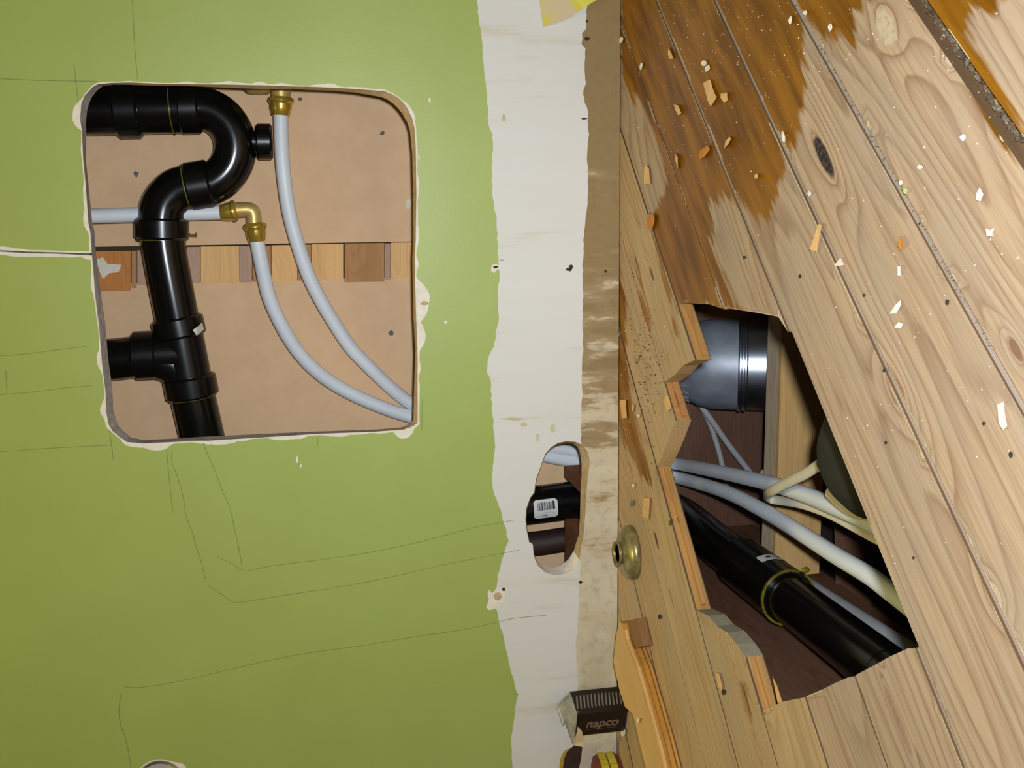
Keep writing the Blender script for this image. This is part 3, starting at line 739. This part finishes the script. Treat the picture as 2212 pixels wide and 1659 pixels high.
bm = BM(); lathe(bm, [(.001,0),(.012,.001),(.0165,.006),(.0165,.014),(.01,.02)], W(558,203,YA), (1,0,0), 24); obj('side_port', bm, 'brass', fb_, True)

# ---- lower drain: through the slot and on under the floor
YS = .118; RA = .0236
low = empty('lower_drain', W(1200, 1085, YS)); tag(low, 'black drain pipe with a barcode label, passing the slot and on below the floor', 'drain pipe')
pth = [W(1040,1104,YS), W(1150,1091,YS), W(1250,1079,YS), W(1330,1075,YS), W(1395,1085,.122), F(1470,1112,-.120), F(1546,1174,-.120), F(1625,1234,-.120), F(1690,1283,-.120)]
bm = BM(); tube(bm, catmull(pth, 8), RA, 32); obj('pipe', bm, 'abs', low, True)
h0, h1 = F(1600,1215,-.120), F(1703,1291,-.120)
bm = BM(); hub(bm, h0, h1, .0283, .0012, 40); hb = obj('coupling', bm, 'absrough', low, True)
bm = BM(); dd = (F(1860,1412,-.120)-h1).normalized(); tube(bm, [h1-dd*.02, h1+dd*.18, F(1856,1410,-.120), F(2080,1585,-.120)], RA, 36); obj('pipe', bm, 'abs', low, True)
ring(h1, dd, .0278, low, 'cement', .0011)
def cyl_map(parent, name, mat, axis_a, axis_b, r, face, polys):
    """flat shapes (s along the axis from a, t round it) wrapped on a pipe; face = direction that t=0 looks to"""
    d = (axis_b-axis_a).normalized(); f = (face - d*face.dot(d)).normalized(); g = d.cross(f); bm = BM()
    for poly, rr in polys:
        bm.faces.new([bm.verts.new(axis_a + d*s + (f*math.cos(t/r)+g*math.sin(t/r))*rr) for s, t in poly])
    fixn(bm)
    for fc in bm.faces:
        c = fc.calc_center_median(); ax0 = axis_a + d*(c-axis_a).dot(d)
        if fc.normal.dot(c-ax0) < 0: fc.normal_flip()
    return obj(name, bm, mat, parent)
def rrect(s0, s1, t0, t1, rc, n=4):
    out = []
    for cx, cy, a0 in ((s1-rc, t1-rc, 0), (s0+rc, t1-rc, 90), (s0+rc, t0+rc, 180), (s1-rc, t0+rc, 270)):
        for k in range(n+1):
            a = math.radians(a0+90*k/n); out.append((cx+rc*math.cos(a), cy+rc*math.sin(a)))
    return out
def slices(s0, s1, t0, t1, r, m_=8):
    return [([(s0, t0+(t1-t0)*k/m_), (s1, t0+(t1-t0)*k/m_), (s1, t0+(t1-t0)*(k+1)/m_), (s0, t0+(t1-t0)*(k+1)/m_)], r) for k in range(m_)]
LA, LB = W(1150,1091,YS), W(1250,1079,YS); fc = CAM-W(1185,1090,YS)
mm_ = depth(W(1185,1087,YS))/FPX     # metres per pixel here
dax = (LB-LA).normalized()
# which way does t run in the picture?
ff_ = (fc - dax*fc.dot(dax)).normalized(); gg_ = dax.cross(ff_)
sg = 1 if proj(W(1185,1087,YS)+gg_*.01)[1] > proj(W(1185,1087,YS))[1] else -1
def lab(px0, px1, t0, t1): return (px0-1159)*mm_, (px1-1159)*mm_, sg*t0*mm_, sg*t1*mm_
s0, s1, t0, t1 = lab(1154, 1206, -9, 33)
lp = []
mm0, mm1 = min(t0, t1), max(t0, t1); q = rrect(s0, s1, mm0, mm1, .003)
NS = 10
for k in range(NS):     # slice the rounded rectangle round the pipe
    a, b = mm0+(mm1-mm0)*k/NS, mm0+(mm1-mm0)*(k+1)/NS
    def inset(t):
        e = min(t-mm0, mm1-t); return 0 if e >= .003 else .003-math.sqrt(max(0, .003**2-(.003-e)**2))
    lp.append(([(s0+inset(a), a), (s1-inset(a), a), (s1-inset(b), b), (s0+inset(b), b)], RA+.0003))
lb = cyl_map(low, 'label', 'label', LA, LB, RA, fc, lp); tag(lb, 'white barcode label')
bars = []; x = 1162.0
ws = [1.0,.7,1.6,.6,.8,2.2,.9,.6,1.8,.7,.6,1.4,1.0,.6,2.0,.7,1.0,.6,.8,1.2]
for i, w_ in enumerate(ws):
    a, b, c, d_ = lab(x, x+w_, -3, 14); bars += slices(a, b, c, d_, RA+.0005, 4); x += w_ + (.6 if i % 3 else 1.1)
a, b, c, d_ = lab(1195, 1199.5, -4, 13); bars += slices(a, b, c, d_, RA+.0005, 4)
cyl_map(lb, 'barcode', 'ink', LA, LB, RA, fc, bars)
def text_on(parent, name, mat, s, size, to3d, shear=0, bold=0.0):
    vv, ff = text_mesh(s, size, shear, bold); bm = BM(); bv = [bm.verts.new(to3d(v.x, v.y)) for v in vv]
    for f in ff:
        try: bm.faces.new([bv[i] for i in f])
        except ValueError: pass
    bm.normal_update()
    for f in bm.faces:
        c = f.calc_center_median()
        if f.normal.dot(CAM-c) < 0: f.normal_flip()
    return obj(name, bm, mat, parent)
def pipe_text(cs, ct):
    def g(x, y):   # printed upside down in the picture: letters' up points to image-down
        s_ = (cs-1159)*mm_ - x; t_ = sg*(ct*mm_ + y)
        return LA + dax*s_ + (ff_*math.cos(t_/RA)+gg_*math.sin(t_/RA))*(RA+.0006)
    return g
text_on(lb, 'printed_name', 'ink', 'IPEX', 6.5*mm_, pipe_text(1176.5, 25.5), 0, .00006)
bm = BM()
lines_ = slices(*lab(1160,1167,26,27.3), RA+.0005, 1) + slices(*lab(1172,1196,18.6,19.4), RA+.0005, 1) + slices(*lab(1178,1200,20.6,21.2), RA+.0005, 1)
cyl_map(lb, 'small_print', 'cablegrey', LA, LB, RA, fc, lines_)
# label on the coupling under the floor
da2 = (h1-h0).normalized(); pc = F(1680,1216,-.095); fdir = (pc-(h0+da2*(pc-h0).dot(da2))).normalized()
L2 = (h1-h0).length
g2_ = da2.cross(fdir); q0 = proj(pc); q1 = proj(pc+g2_*.01); sg2 = 1 if (q1[0]-q0[0])-(q1[1]-q0[1]) > 0 else -1
def ls(a, b, t0, t1, r, m_): return slices(L2*a, L2*b, min(sg2*t0, sg2*t1), max(sg2*t0, sg2*t1), r, m_)
lp2 = ls(.56, .70, .002, .032, .0287, 8)
hl = cyl_map(hb, 'label', 'label', h0, h1, .0283, fdir, lp2); tag(hl, 'curved white label')
cyl_map(hb, 'small_print', 'ink', h0, h1, .0283, fdir, ls(.60,.645,.010,.015,.0290,2)+ls(.60,.635,.018,.0195,.0290,1)+ls(.60,.64,.0215,.023,.0290,1)+ls(.60,.63,.025,.027,.0290,1))
bm = BM(); lathe(bm, [(.0005,-.0035),(.0025,-.002),(.003,0),(.0022,.003),(.0005,.004)], F(1741,1231,-.098), (0,0,1), 12); obj('cement_drip', bm, 'cement', low, True)
# a second dark hose further back in the slot
bm = BM(); tube(bm, catmull([W(1080,1180,.1265), W(1160,1174,.1265), W(1215,1166,.1265), W(1325,1151,.1265)], 6), .0155, 28)
tag(obj('dark_hose', bm, 'darkdisc', None, True), 'dark brown hose below the labelled pipe in the small slot', 'hose')

# ---- metal duct
YD = .128
duct = empty('metal_duct', W(1600, 787, YD)); tag(duct, 'round galvanized metal duct under the cut boards with beaded collar', 'duct')
oD = W(1590, 787, YD); rD = 104*(depth(oD)-.05)/FPX; aD = Vector((0, -.39, -.92)).normalized()
def dz_(px): return (px-1590)*(depth(oD)-.05)/FPX
def dl(name, prof, mat, ang=40):
    bm = BM(); lathe(bm, prof, oD, aD, 56); return obj(name, bm, mat, duct, True, ang)
dl('elbow', [(.02,dz_(1452)),(rD*.66,dz_(1454)),(rD*.80,dz_(1482)),(rD*.93,dz_(1510)),(rD*.985,dz_(1538)),(rD*.99,dz_(1596))], 'galvdull')
dl('bead', [(rD,dz_(1594)),(rD*1.03,dz_(1597)),(rD*1.03,dz_(1600)),(rD,dz_(1603)),(rD,dz_(1606)),(rD*1.028,dz_(1609)),(rD*1.028,dz_(1612)),(rD*.985,dz_(1615))], 'galv', 25)
dl('straight_collar', [(rD*.985,dz_(1613)),(rD*.985,dz_(1640)),(rD*.985,dz_(1668))], 'galv')
bm = BM(); uD = aD.orthogonal().normalized(); vD = aD.cross(uD)
for k in range(26):
    a = 2*math.pi*k/26; e = uD*math.cos(a)+vD*math.sin(a)
    tube(bm, [oD+e*rD*.70+aD*dz_(1460), oD+e*rD*.84+aD*dz_(1488)], .0012, 6)
tag(obj('crimps', bm, 'galvdull', duct, True), kind='stuff')

# ---- black round drain under the boards at the right of the opening
c0 = F(1892, 985, -.085); bm = BM()
lathe(bm, [(.0005,.035),(.018,.034),(.034,.028),(.045,.017),(.0505,.002),(.052,-.012),(.052,-.10),(.052,-.18)], c0, (-.1,-.15,1), 44)
st = obj('drain_stub', bm, 'castiron', None, True); tag(st, 'dusty black rounded pipe end half under the board right of the opening', 'drain pipe')

# ---- cables
def cable(name, pts, r, mat, label, flat=.6):
    bm = BM(); tube(bm, catmull(pts, 6), r, 14, True, flat); return tag(obj(name, bm, mat, None, True), label, 'cable')
Zc = -.113
cable('electric_cable', [F(1771,1003,-.098), F(1740,1023,-.100), F(1700,1043,-.102), F(1668,1060,-.106), F(1655,1069,-.122), F(1672,1079,-.136), F(1730,1088,-.141), F(1790,1108,-.143), F(1850,1139,-.143), F(1905,1168,-.143), F(1990,1205,-.143)], .0052, 'cable', 'cream electric cable looping over the upper water tube, its cut tip pointing up')
cable('electric_cable', [F(1790,1062,-.105), F(1815,1086,-.107), F(1845,1104,-.108), F(1885,1112,-.110), F(1930,1116,-.112), F(2000,1120,-.112)], .0058, 'cable', 'cream electric cable curving right below the dusty black pipe end')
cable('electric_cable', [W(1500,858,.185), W(1535,905,.185), W(1575,962,.185), W(1620,1020,.185), W(1650,1060,.187)], .0042, 'cablegrey', 'grey cable slanting down behind the duct, the one nearer the wood blocking', 1)
cable('electric_cable', [W(1505,862,.198), W(1532,912,.198), W(1550,965,.198), W(1562,1012,.198), W(1570,1050,.198)], .0038, 'cablegrey', 'grey cable slanting down behind the duct, the one nearer the wall', 1)
cable('electric_cable', [W(1640,1046,.10), W(1641,1032,.09), W(1652,1018,.075), W(1668,1012,.07)], .0035, 'cable', 'short white cable bend behind the wood blocking, above the upper water tube', 1)
bm = BM(); tube(bm, [F(1742,1268,-.166), F(1850,1338,-.166), F(1990,1428,-.166)], .0105, 18); tag(obj('grey_conduit', bm, 'cablegrey', None, True), 'grey conduit running close beside the black pipe under the floor', 'conduit')

# ------------------------------------------------------------------ loose things on the floor
def slab(name, poly, z0, z1, mats, label, cat, group=None, bend=0.0, parent=None):
    bm = BM(); n = len(poly)
    zz = [z1 + bend*math.sin(i*2.1) for i in range(n)]
    prism(bm, [F(px, py, z) for (px, py), z in zip(poly, zz)], [F(px, py, z0) for px, py in poly])
    o = obj(name, bm, mats, parent); return tag(o, label, cat, group)
def z3(l): return [(1240+.2532*x, .2532*y) for x, y in l]
def z6(l): return [(1680+.2652*x, 380+.2652*y) for x, y in l]
def z5(l): return [(1240+.2652*x, 380+.2652*y) for x, y in l]
def r1(l): return [(1300+.2411*x, 600+.2411*y) for x, y in l]
def r3(l): return [(1300+.2532*x, 940+.2532*y) for x, y in l]
def f6(l): return [(1300+.2532*x, 1240+.2532*y) for x, y in l]
CH = [
 (z3([(1100,710),(1150,680),(1165,690),(1180,745),(1215,835),(1165,910),(1140,860)]),'chip','largest orange wood chip, long five sided piece on the dark stained boards near the top'),
 (z3([(1250,800),(1305,790),(1310,860),(1280,875),(1250,835)]),'chip','small square wood chip just right of the largest orange chip'),
 (z3([(805,405),(830,450),(845,500),(815,500),(800,460)]),'chip','narrow pale wood chip lying highest up on the stained board near the wall'),
 (z3([(850,890),(890,900),(915,965),(890,985),(865,940)]),'chip','slanting wood chip on the stained board left of the largest chip'),
 (z3([(1280,1265),(1290,1210),(1325,1165),(1340,1185),(1315,1230)]),'chip','leaf shaped wood chip below the largest chip on the stained board'),
 (z3([(1065,1290),(1140,1240),(1160,1275),(1110,1340),(1070,1360)]),'chipdark','dark orange ragged chip beside a seam in the stained boards'),
 (z3([(595,1430),(615,1405),(640,1440),(650,1570),(595,1565)]),'chip','upright rectangular chip on the pale board by the wall, left of the stained area'),
 (z3([(860,1310),(885,1340),(885,1440),(865,1370)]),'chip','thin splinter chip beside the second seam from the wall in the stained area'),
 (z3([(1540,1490),(1565,1480),(1570,1520),(1540,1525)]),'chip','tiny wood chip near the right limit of the dark stain'),
 (z5([(605,305),(655,320),(655,370),(630,450),(590,415)]),'chipdark','thick two toned wood chip stuck in the dark seam nearest the wall'),
 (z6([(330,390),(360,400),(320,620),(258,600)]),'chip','bright tapered wood chip lying alone on the clean boards above the opening'),
 (z6([(1000,490),(1035,555),(1000,605),(975,570)]),'chipdark','ochre diamond shaped chip on the wide pale board at the right'),
 (r1([(160,1095),(215,1095),(225,1255),(180,1260)]),'chip','split orange chip against the foot of the wall above the slot'),
 (r1([(270,1130),(290,1140),(285,1200),(270,1190)]),'chip','small chip right of the split orange chip by the wall'),
 (r1([(545,1100),(580,1040),(605,1080),(625,1170),(580,1200)]),'chip','bright orange ragged chip on the board end beside the metal duct'),
 (r3([(360,530),(410,540),(400,720),(340,690)]),'chip','folded orange chip on the board between the slot and the opening'),
 (f6([(970,840),(1000,850),(1030,960),(1020,990),(990,960)]),'chip','long pale splinter lying in the seam left of the lower end of the opening'),
 (f6([(1455,870),(1500,960),(1540,1090),(1500,1100)]),'chip','pointed splinter standing at the lower left corner of the opening'),
]
for poly, mt, lbl in CH:
    zb = .0006
    slab('wood_chip', poly, zb, zb+rnd.uniform(.0012, .0024), mt, lbl, 'wood chip', 'wood chips on the floor boards', .0004)
def fl_(cx, cy, rx, ry, rot=0, n=8):
    p = blob(0, 0, rx, ry, n, .22); return [(cx+x*math.cos(rot)-y*math.sin(rot), cy+x*math.sin(rot)+y*math.cos(rot)) for x, y in p]
FLK = [
 (fl_(1707,44,4,9,.1),'plaster','white flake on the stained board left of the pale knot'),
 (fl_(1521,136,6,7),'plaster','rounded white plaster crumb above the largest wood chip'),
 (fl_(1528,147,5,8,.4),'plaster','white plaster crumb touching the rounded crumb above the largest wood chip'),
 (fl_(1692,296,4,13,-.15),'plaster','slim white flake in the seam near the dark knot'),
 (fl_(1793,59,4,9,.1),'plaster','white flake in the stain just left of the pale knot'),
 (fl_(1739,28,5,6),'plaster','white crumb in the seam near the upper edge of the floor'),
 (fl_(2080,297,7,8),'plaster','white square crumb on the widest board near the upper right'),
 (fl_(1987,361,6,5),'plaster','white crumb on the pale board right of the dark knot'),
 (fl_(1945,394,5,6),'plaster','white crumb in the grey seam at mid floor'),
 (fl_(1955,412,5,9,-.5),'greenflake','green paint flake in the grey seam at mid floor'),
 (z6([(1610,150),(1645,90),(1675,150),(1650,210),(1612,195)]),'pinkflake','pinkish diamond flake on the right hand board near the frame edge'),
 (z6([(1692,425),(1730,440),(1765,425),(1750,465),(1765,500),(1735,490),(1700,490)]),'pinkflake','pinkish star shaped flake below the diamond flake'),
 (z6([(458,730),(510,665),(545,725),(500,735)]),'pinkflake','pinkish triangular flake right of the bright tapered wood chip'),
 (z6([(975,735),(1000,735),(1005,810),(975,812)]),'plaster','small upright rectangular flake on the wide board'),
 (z6([(910,1125),(950,1060),(1000,1010),(1005,1050),(965,1120)]),'plaster','large cream plaster flake in the cluster on the wide board'),
 (z6([(945,1235),(985,1190),(1020,1205),(1005,1240)]),'plaster','cream plaster flake just below the large cream one'),
 ([(1760+.2773*x, 760+.2773*y) for x, y in [(1420,410),(1470,390),(1480,470),(1500,580),(1465,610),(1432,560)]],'pinkflake','long pinkish flake on the board at the right frame edge'),
 (fl_(1748,418,4,6),'plaster','white crumb in the seam left of the dark knot, lower one'),
 (fl_(1378,1557,4,6,.3),'plaster','white flake on the orange offcut near the wall'),
 (fl_(1346,1583,6,8,.3),'plaster','white flake at the foot of the black carton'),
 (fl_(1385,142,3,8,.2),'plaster','slim cream flake on the stained board by the wall near the top'),
 (fl_(1342,86,4,8,.3),'plaster','cream flake at the foot of the wall below the yellow paper scrap'),
 (fl_(1368,1049,3,5,.2),'plaster','white speck in the seam right of the slot'),
 (fl_(1379,898,3,4),'plaster','white speck beside the split orange chip'),
]
for poly, mt, lbl in FLK:
    zb = .019 if 'offcut' in lbl else .0006
    slab('plaster_flake' if mt == 'plaster' else 'paint_flake', poly, zb, zb+rnd.uniform(.001, .002), mt, lbl, 'flake', 'flakes on the floor', .0003)
for cx, cy, lbl in ((1365,1088,'yellow cement drop on the board edge above the brass cup'),(1449,1128,'yellow cement drop on the edge of the opening')):
    slab('cement_drop', fl_(cx, cy, 4, 8, .2), .0004, .0014, 'cement', lbl, 'drop')
OPEN = [(1438,640),(1500,648),(1722,686),(1998,1388),(1690,1524),(1645,1540),(1604,1418),(1500,1312),(1416,1000),(1455,903),(1436,816),(1498,769)]
def crumbs(name, mat, n, place, size, label, cat='dust', z0=.0003):
    bm = BM()
    for _ in range(n):
        px, py = place()
        if inside((px, py), OPEN): continue
        c = F(px, py, z0); s = size*rnd.uniform(.4, 1.3)
        vs_ = [bm.verts.new(c+Vector((rnd.uniform(-s,s), rnd.uniform(-s,s), 0))) for _ in range(3)] + [bm.verts.new(c+Vector((0,0,s*.8)))]
        for t in ((0,1,3),(1,2,3),(2,0,3)): bm.faces.new([vs_[i] for i in t])
    fixn(bm); return tag(obj(name, bm, mat), label, cat, kind='stuff')
crumbs('plaster_dust', 'plaster', 380, lambda: (rnd.triangular(1345,1900,1500), abs(rnd.gauss(0, 240))), .0006, 'fine white plaster dust scattered over the stained boards', 'dust')
crumbs('plaster_dust', 'plaster', 160, lambda: (rnd.uniform(1735,2200), rnd.uniform(0,1250)), .0007, 'sparse white dust specks on the clean boards at the right', 'dust')
def near():
    y = min(1000, max(500, rnd.gauss(790, 70))); return (1336+ (y-500)*.13 + abs(rnd.gauss(0, 28)), y)
crumbs('sawdust_grit', 'grit', 260, near, .0012, 'black grit scattered along the foot of the wall beside the seam', 'grit')
def along(k, spread): 
    def g():
        t = rnd.random(); a, b = SE[k]; return (a[0]+(b[0]-a[0])*t+rnd.gauss(0, spread), a[1]+(b[1]-a[1])*t)
    return g
crumbs('seam_dirt', 'dirt', 260, along(4, 5.), .0017, 'grey dirt crumbs packed in the widest seam at the upper right', 'dirt', -.0035)
crumbs('seam_dirt', 'dirt', 200, along(3, 4.), .0010, 'grey dirt and paint crumbs in the seam right of the dark knot', 'dirt', -.0012)
crumbs('sawdust', 'chip', 160, lambda: (1340+abs(rnd.gauss(0, 22)), rnd.uniform(700, 1150)), .0009, 'orange sawdust along the foot of the wall', 'sawdust')

# ---- brass cup standing in the corner
eb0 = F(1367, 1193); esc = empty('brass_cup', eb0); tag(esc, 'aged brass dome shaped pipe cover standing on the floor by the wall', 'pipe cover')
esc.location.z = 0
bm = BM(); lathe(bm, [(.0285,.0005),(.0296,.0025),(.0292,.0055),(.0268,.0088),(.0225,.0112),(.0170,.0128),(.0128,.0136),(.0112,.0152)], eb0, (0,0,1), 44); obj('dome', bm, 'oldbrass', esc, True, 60)
bm = BM(); lathe(bm, [(.0112,.0145),(.0128,.0162),(.0136,.0178),(.0130,.0188),(.0112,.0186),(.0106,.0176),(.0106,.0060)], eb0, (0,0,1), 40); obj('neck', bm, 'oldbrass', esc, True, 60)
bm = BM(); lathe(bm, [(.0001,.0168),(.0105,.0168)], eb0, (0,0,1), 24); obj('hole', bm, 'dark', esc)  # dark coloured disc stands in for the shade inside the neck

# ---- loose offcut of new board lying along the wall
oc = empty('board_offcut', F(1380,1480,0)); tag(oc, 'orange loose board offcut with a grooved edge lying along the foot of the wall', 'wood offcut')
zt_ = .0175
top = [(1338,1342),(1344,1347),(1350.6,1382),(1360,1408),(1373.5,1442.6),(1393.7,1513.5),(1419,1604.6),(1432,1659),(1452,1740),(1420,1740),(1397,1665),(1385,1620),(1372,1560),(1366,1541),(1350,1527),(1338,1490),(1325,1430),(1331,1372)]
bm = BM(); prism(bm, [F(px, py, zt_) for px, py in top], [(F(px, py, zt_).x, F(px, py, zt_).y, .0008) for px, py in top], 0, 1); obj('board', bm, ['fresh', 'freshedge'], oc)
edge = [(1344,1347),(1350.6,1382),(1373.5,1442.6),(1393.7,1513.5),(1419,1604.6),(1452,1740)]
nn3 = Vector((nm.x, nm.y, 0))
for z0_, z1_, pr in ((.0135,.0165,.0022),(.0055,.0095,.003),(.0012,.0038,.0042)):
    bm = BM(); a = [Vector((F(px, py, zt_).x, F(px, py, zt_).y, 0)) for px, py in edge]; a[0] = a[0]*.55+a[1]*.45
    lo_ = [q - nn3*.001 for q in a]; hi_ = [q + nn3*pr for q in a]
    ring_ = lo_ + hi_[::-1]
    prism(bm, [(q.x, q.y, z1_) for q in ring_], [(q.x, q.y, z0_) for q in ring_]); obj('edge_lip', bm, 'freshedge' if pr > .0025 else 'fresh', oc)
bm = BM(); q = [(1346,1346),(1374,1336),(1381,1366),(1388,1396),(1362,1404),(1352,1376)]
prism(bm, [F(px, py, .0112) for px, py in q], [(F(px, py, .0112).x, F(px, py, .0112).y, .0008) for px, py in q]); tag(obj('broken_end', bm, 'brownend', oc), 'dark brown broken end')

# ---- black carton by the wall
R0 = F(1357,1532); Q2 = F(1351,1578); u2 = Vector((Q2.x-R0.x, Q2.y-R0.y, 0)); wl = u2.length; u2.normalize(); u1 = Vector((-u2.y, u2.x, 0))
if u1.y < 0: u1 = -u1
lo_h = 0; hh = .02
for _ in range(40):
    if proj(Vector((R0.x, R0.y, hh)))[0] > 1250: hh += .0015
w1 = .036
bxx = empty('black_carton', Vector((R0.x, R0.y, 0))); tag(bxx, 'small black printed carton with an open grey flap standing against the wall', 'box')
def bp(a, b, z): v = R0 + u2*a + u1*b; return Vector((v.x, v.y, z))
bm = BM(); prism(bm, [bp(0,0,hh), bp(wl,0,hh), bp(wl,w1,hh), bp(0,w1,hh)], [bp(0,0,.001), bp(wl,0,.001), bp(wl,w1,.001), bp(0,w1,.001)]); obj('body', bm, 'carton', bxx)
# raised grey lid: two folded flaps
def lidp(px, py, y): return W(px, py, y)
y_r = bp(0,0,0).y
bm = BM(); q = [(bp(0,w1,hh+.0005)), bp(0,0,hh+.0005), lidp(1216,1568,-.026), lidp(1201.5,1523,-.012)]
prism(bm, q, [p+Vector((0,.0014,-.0012)) for p in q]); lid = obj('lid_flap', bm, 'cartoninside', bxx)
bm = BM(); q = [bp(0,0,hh+.0004)+Vector((0,-.0006,0)), lidp(1222,1562,-.03), lidp(1238,1606,-.034), lidp(1243,1578,-.036)]
prism(bm, q, [p+Vector((0,.0012,-.0006)) for p in q]); obj('side_flap', bm, 'cartoninside', bxx)
# striped print on the face that looks along the wall, lettering on the face to the room
bm = BM()
for k in range(13):
    z = hh*(.95-.072*k); a, b = w1*.28, w1*.74; dz2 = hh*.030; sk = -hh*.06
    P = [bp(-.0004, w1*.20, z+dz2*.2+sk*.0), bp(-.0004, a, z+dz2+sk*.1), bp(-.0004, b, z+dz2-sk*.9*0+sk), bp(-.0004, w1*.82, z+sk*1.1), bp(-.0004, b, z+sk), bp(-.0004, a, z+sk*.1)]
    f = bm.faces.new([bm.verts.new(p) for p in P]); f.normal_update()
    if f.normal.dot(CAM-P[0]) < 0: f.normal_flip()
obj('striped_print', bm, 'print', bxx)
text_on(bxx, 'printed_name', 'logo', 'napco', .0172, lambda x, y: bp(wl*.50 - y*1.0, -.0004, hh*.50 - x*.92), .28, .0005)
bm = BM(); P = [bp(wl*.74, -.0004, hh*.80), bp(wl*.74, -.0004, hh*.20), bp(wl*.755, -.0004, hh*.20), bp(wl*.755, -.0004, hh*.80)]
f = bm.faces.new([bm.verts.new(p) for p in P]); f.normal_update()
if f.normal.dot(CAM-P[0]) < 0: f.normal_flip()
obj('underline', bm, 'logo', bxx)

# ---- beige shim, dark disc and yellow reel by the carton
q = [(1248,1536),(1253,1546),(1258,1570),(1260,1600),(1259,1614),(1240,1610),(1243,1585),(1246,1562)]
bm = BM(); prism(bm, [W(px, py, -.0395 if py < 1560 else -.030) for px, py in q], [W(px, py, -.0375 if py < 1560 else -.026) for px, py in q]); tag(obj('wood_shim', bm, 'shim'), 'beige pointed wood shim leaning between the black carton and the dark disc', 'wood shim')
dsc = empty('disc_tool', W(1240, 1660, -.02)); tag(dsc, 'dark brown disc with a mustard rim leaning on the wall beside the beige shim', 'disc')
D1 = [(1256,1610),(1258,1616),(1255,1640),(1249,1668),(1246,1720),(1226,1715),(1218,1690),(1216,1660),(1219,1638),(1225,1624),(1238,1612),(1248,1608)]
bm = BM(); prism(bm, [W(px, py, -.024) for px, py in D1], [W(px, py, -.020) for px, py in D1]); obj('face', bm, 'darkdisc', dsc)
D2 = [(1254,1624),(1250,1668),(1244,1716),(1224,1712),(1215,1690),(1209,1660),(1211,1640),(1215,1628),(1222,1620),(1236,1614)]
bm = BM(); prism(bm, [W(px, py, -.0195) for px, py in D2], [W(px, py, -.006) for px, py in D2]); obj('rim', bm, 'mustard', dsc)
rl = empty('yellow_reel', F(1338, 1690)); tag(rl, 'maroon reel with rows of yellow blocks on the floor at the lower edge', 'reel')
rc = F(1336, 1692); rr_ = .040; 
bm = BM(); lathe(bm, [(.030,.001),(.036,.002),(.0375,.005),(.0375,.026),(.035,.030),(.026,.032),(.012,.0325)], rc, (0,0,1), 48); obj('body', bm, 'maroon', rl, True)
for z0_ in (.0068, .0170):
    for k in range(30):
        a0 = 2*math.pi*k/30; a1 = a0 + 2*math.pi/30*.86; bm = BM()
        def pp(a, r, z): return Vector((rc.x+r*math.cos(a), rc.y+r*math.sin(a), z))
        prism(bm, [pp(a0,.0395,z0_), pp(a1,.0395,z0_), pp(a1,.0395,z0_+.0085), pp(a0,.0395,z0_+.0085)], [pp(a0,.0365,z0_), pp(a1,.0365,z0_), pp(a1,.0365,z0_+.0085), pp(a0,.0365,z0_+.0085)]); obj('yellow_block', bm, 'yellowkey', rl)
# ---- torn yellow-smeared paper by the wall at the upper edge
ps = empty('paper_scrap', W(1220, 0, -.003)); tag(ps, 'torn beige paper scrap with yellow paint smears leaning on the wall at the upper edge', 'paper scrap')
q = [(1150,-110),(1160,-40),(1166,0),(1169,25),(1174,58),(1195,53),(1215,45),(1234,37),(1245,28),(1258,20),(1275,8),(1292,-2),(1335,-40),(1336,-110)]
bm = BM(); n_ = len(q); prism(bm, [W(px, py, -.0035-.004*(px-1150)/190) for px, py in q], [W(px, py, -.0020-.004*(px-1150)/190) for px, py in q]); obj('paper', bm, 'scrap', ps)
q = [(1243,-60),(1245,0),(1252,10),(1262,16),(1275,6),(1291,-3),(1325,-36),(1320,-70)]
bm = BM(); prism(bm, [W(px, py, -.0039-.004*(px-1150)/190) for px, py in q], [W(px, py, -.0030-.004*(px-1150)/190) for px, py in q]); obj('yellow_blot', bm, 'yellowpaint', ps)
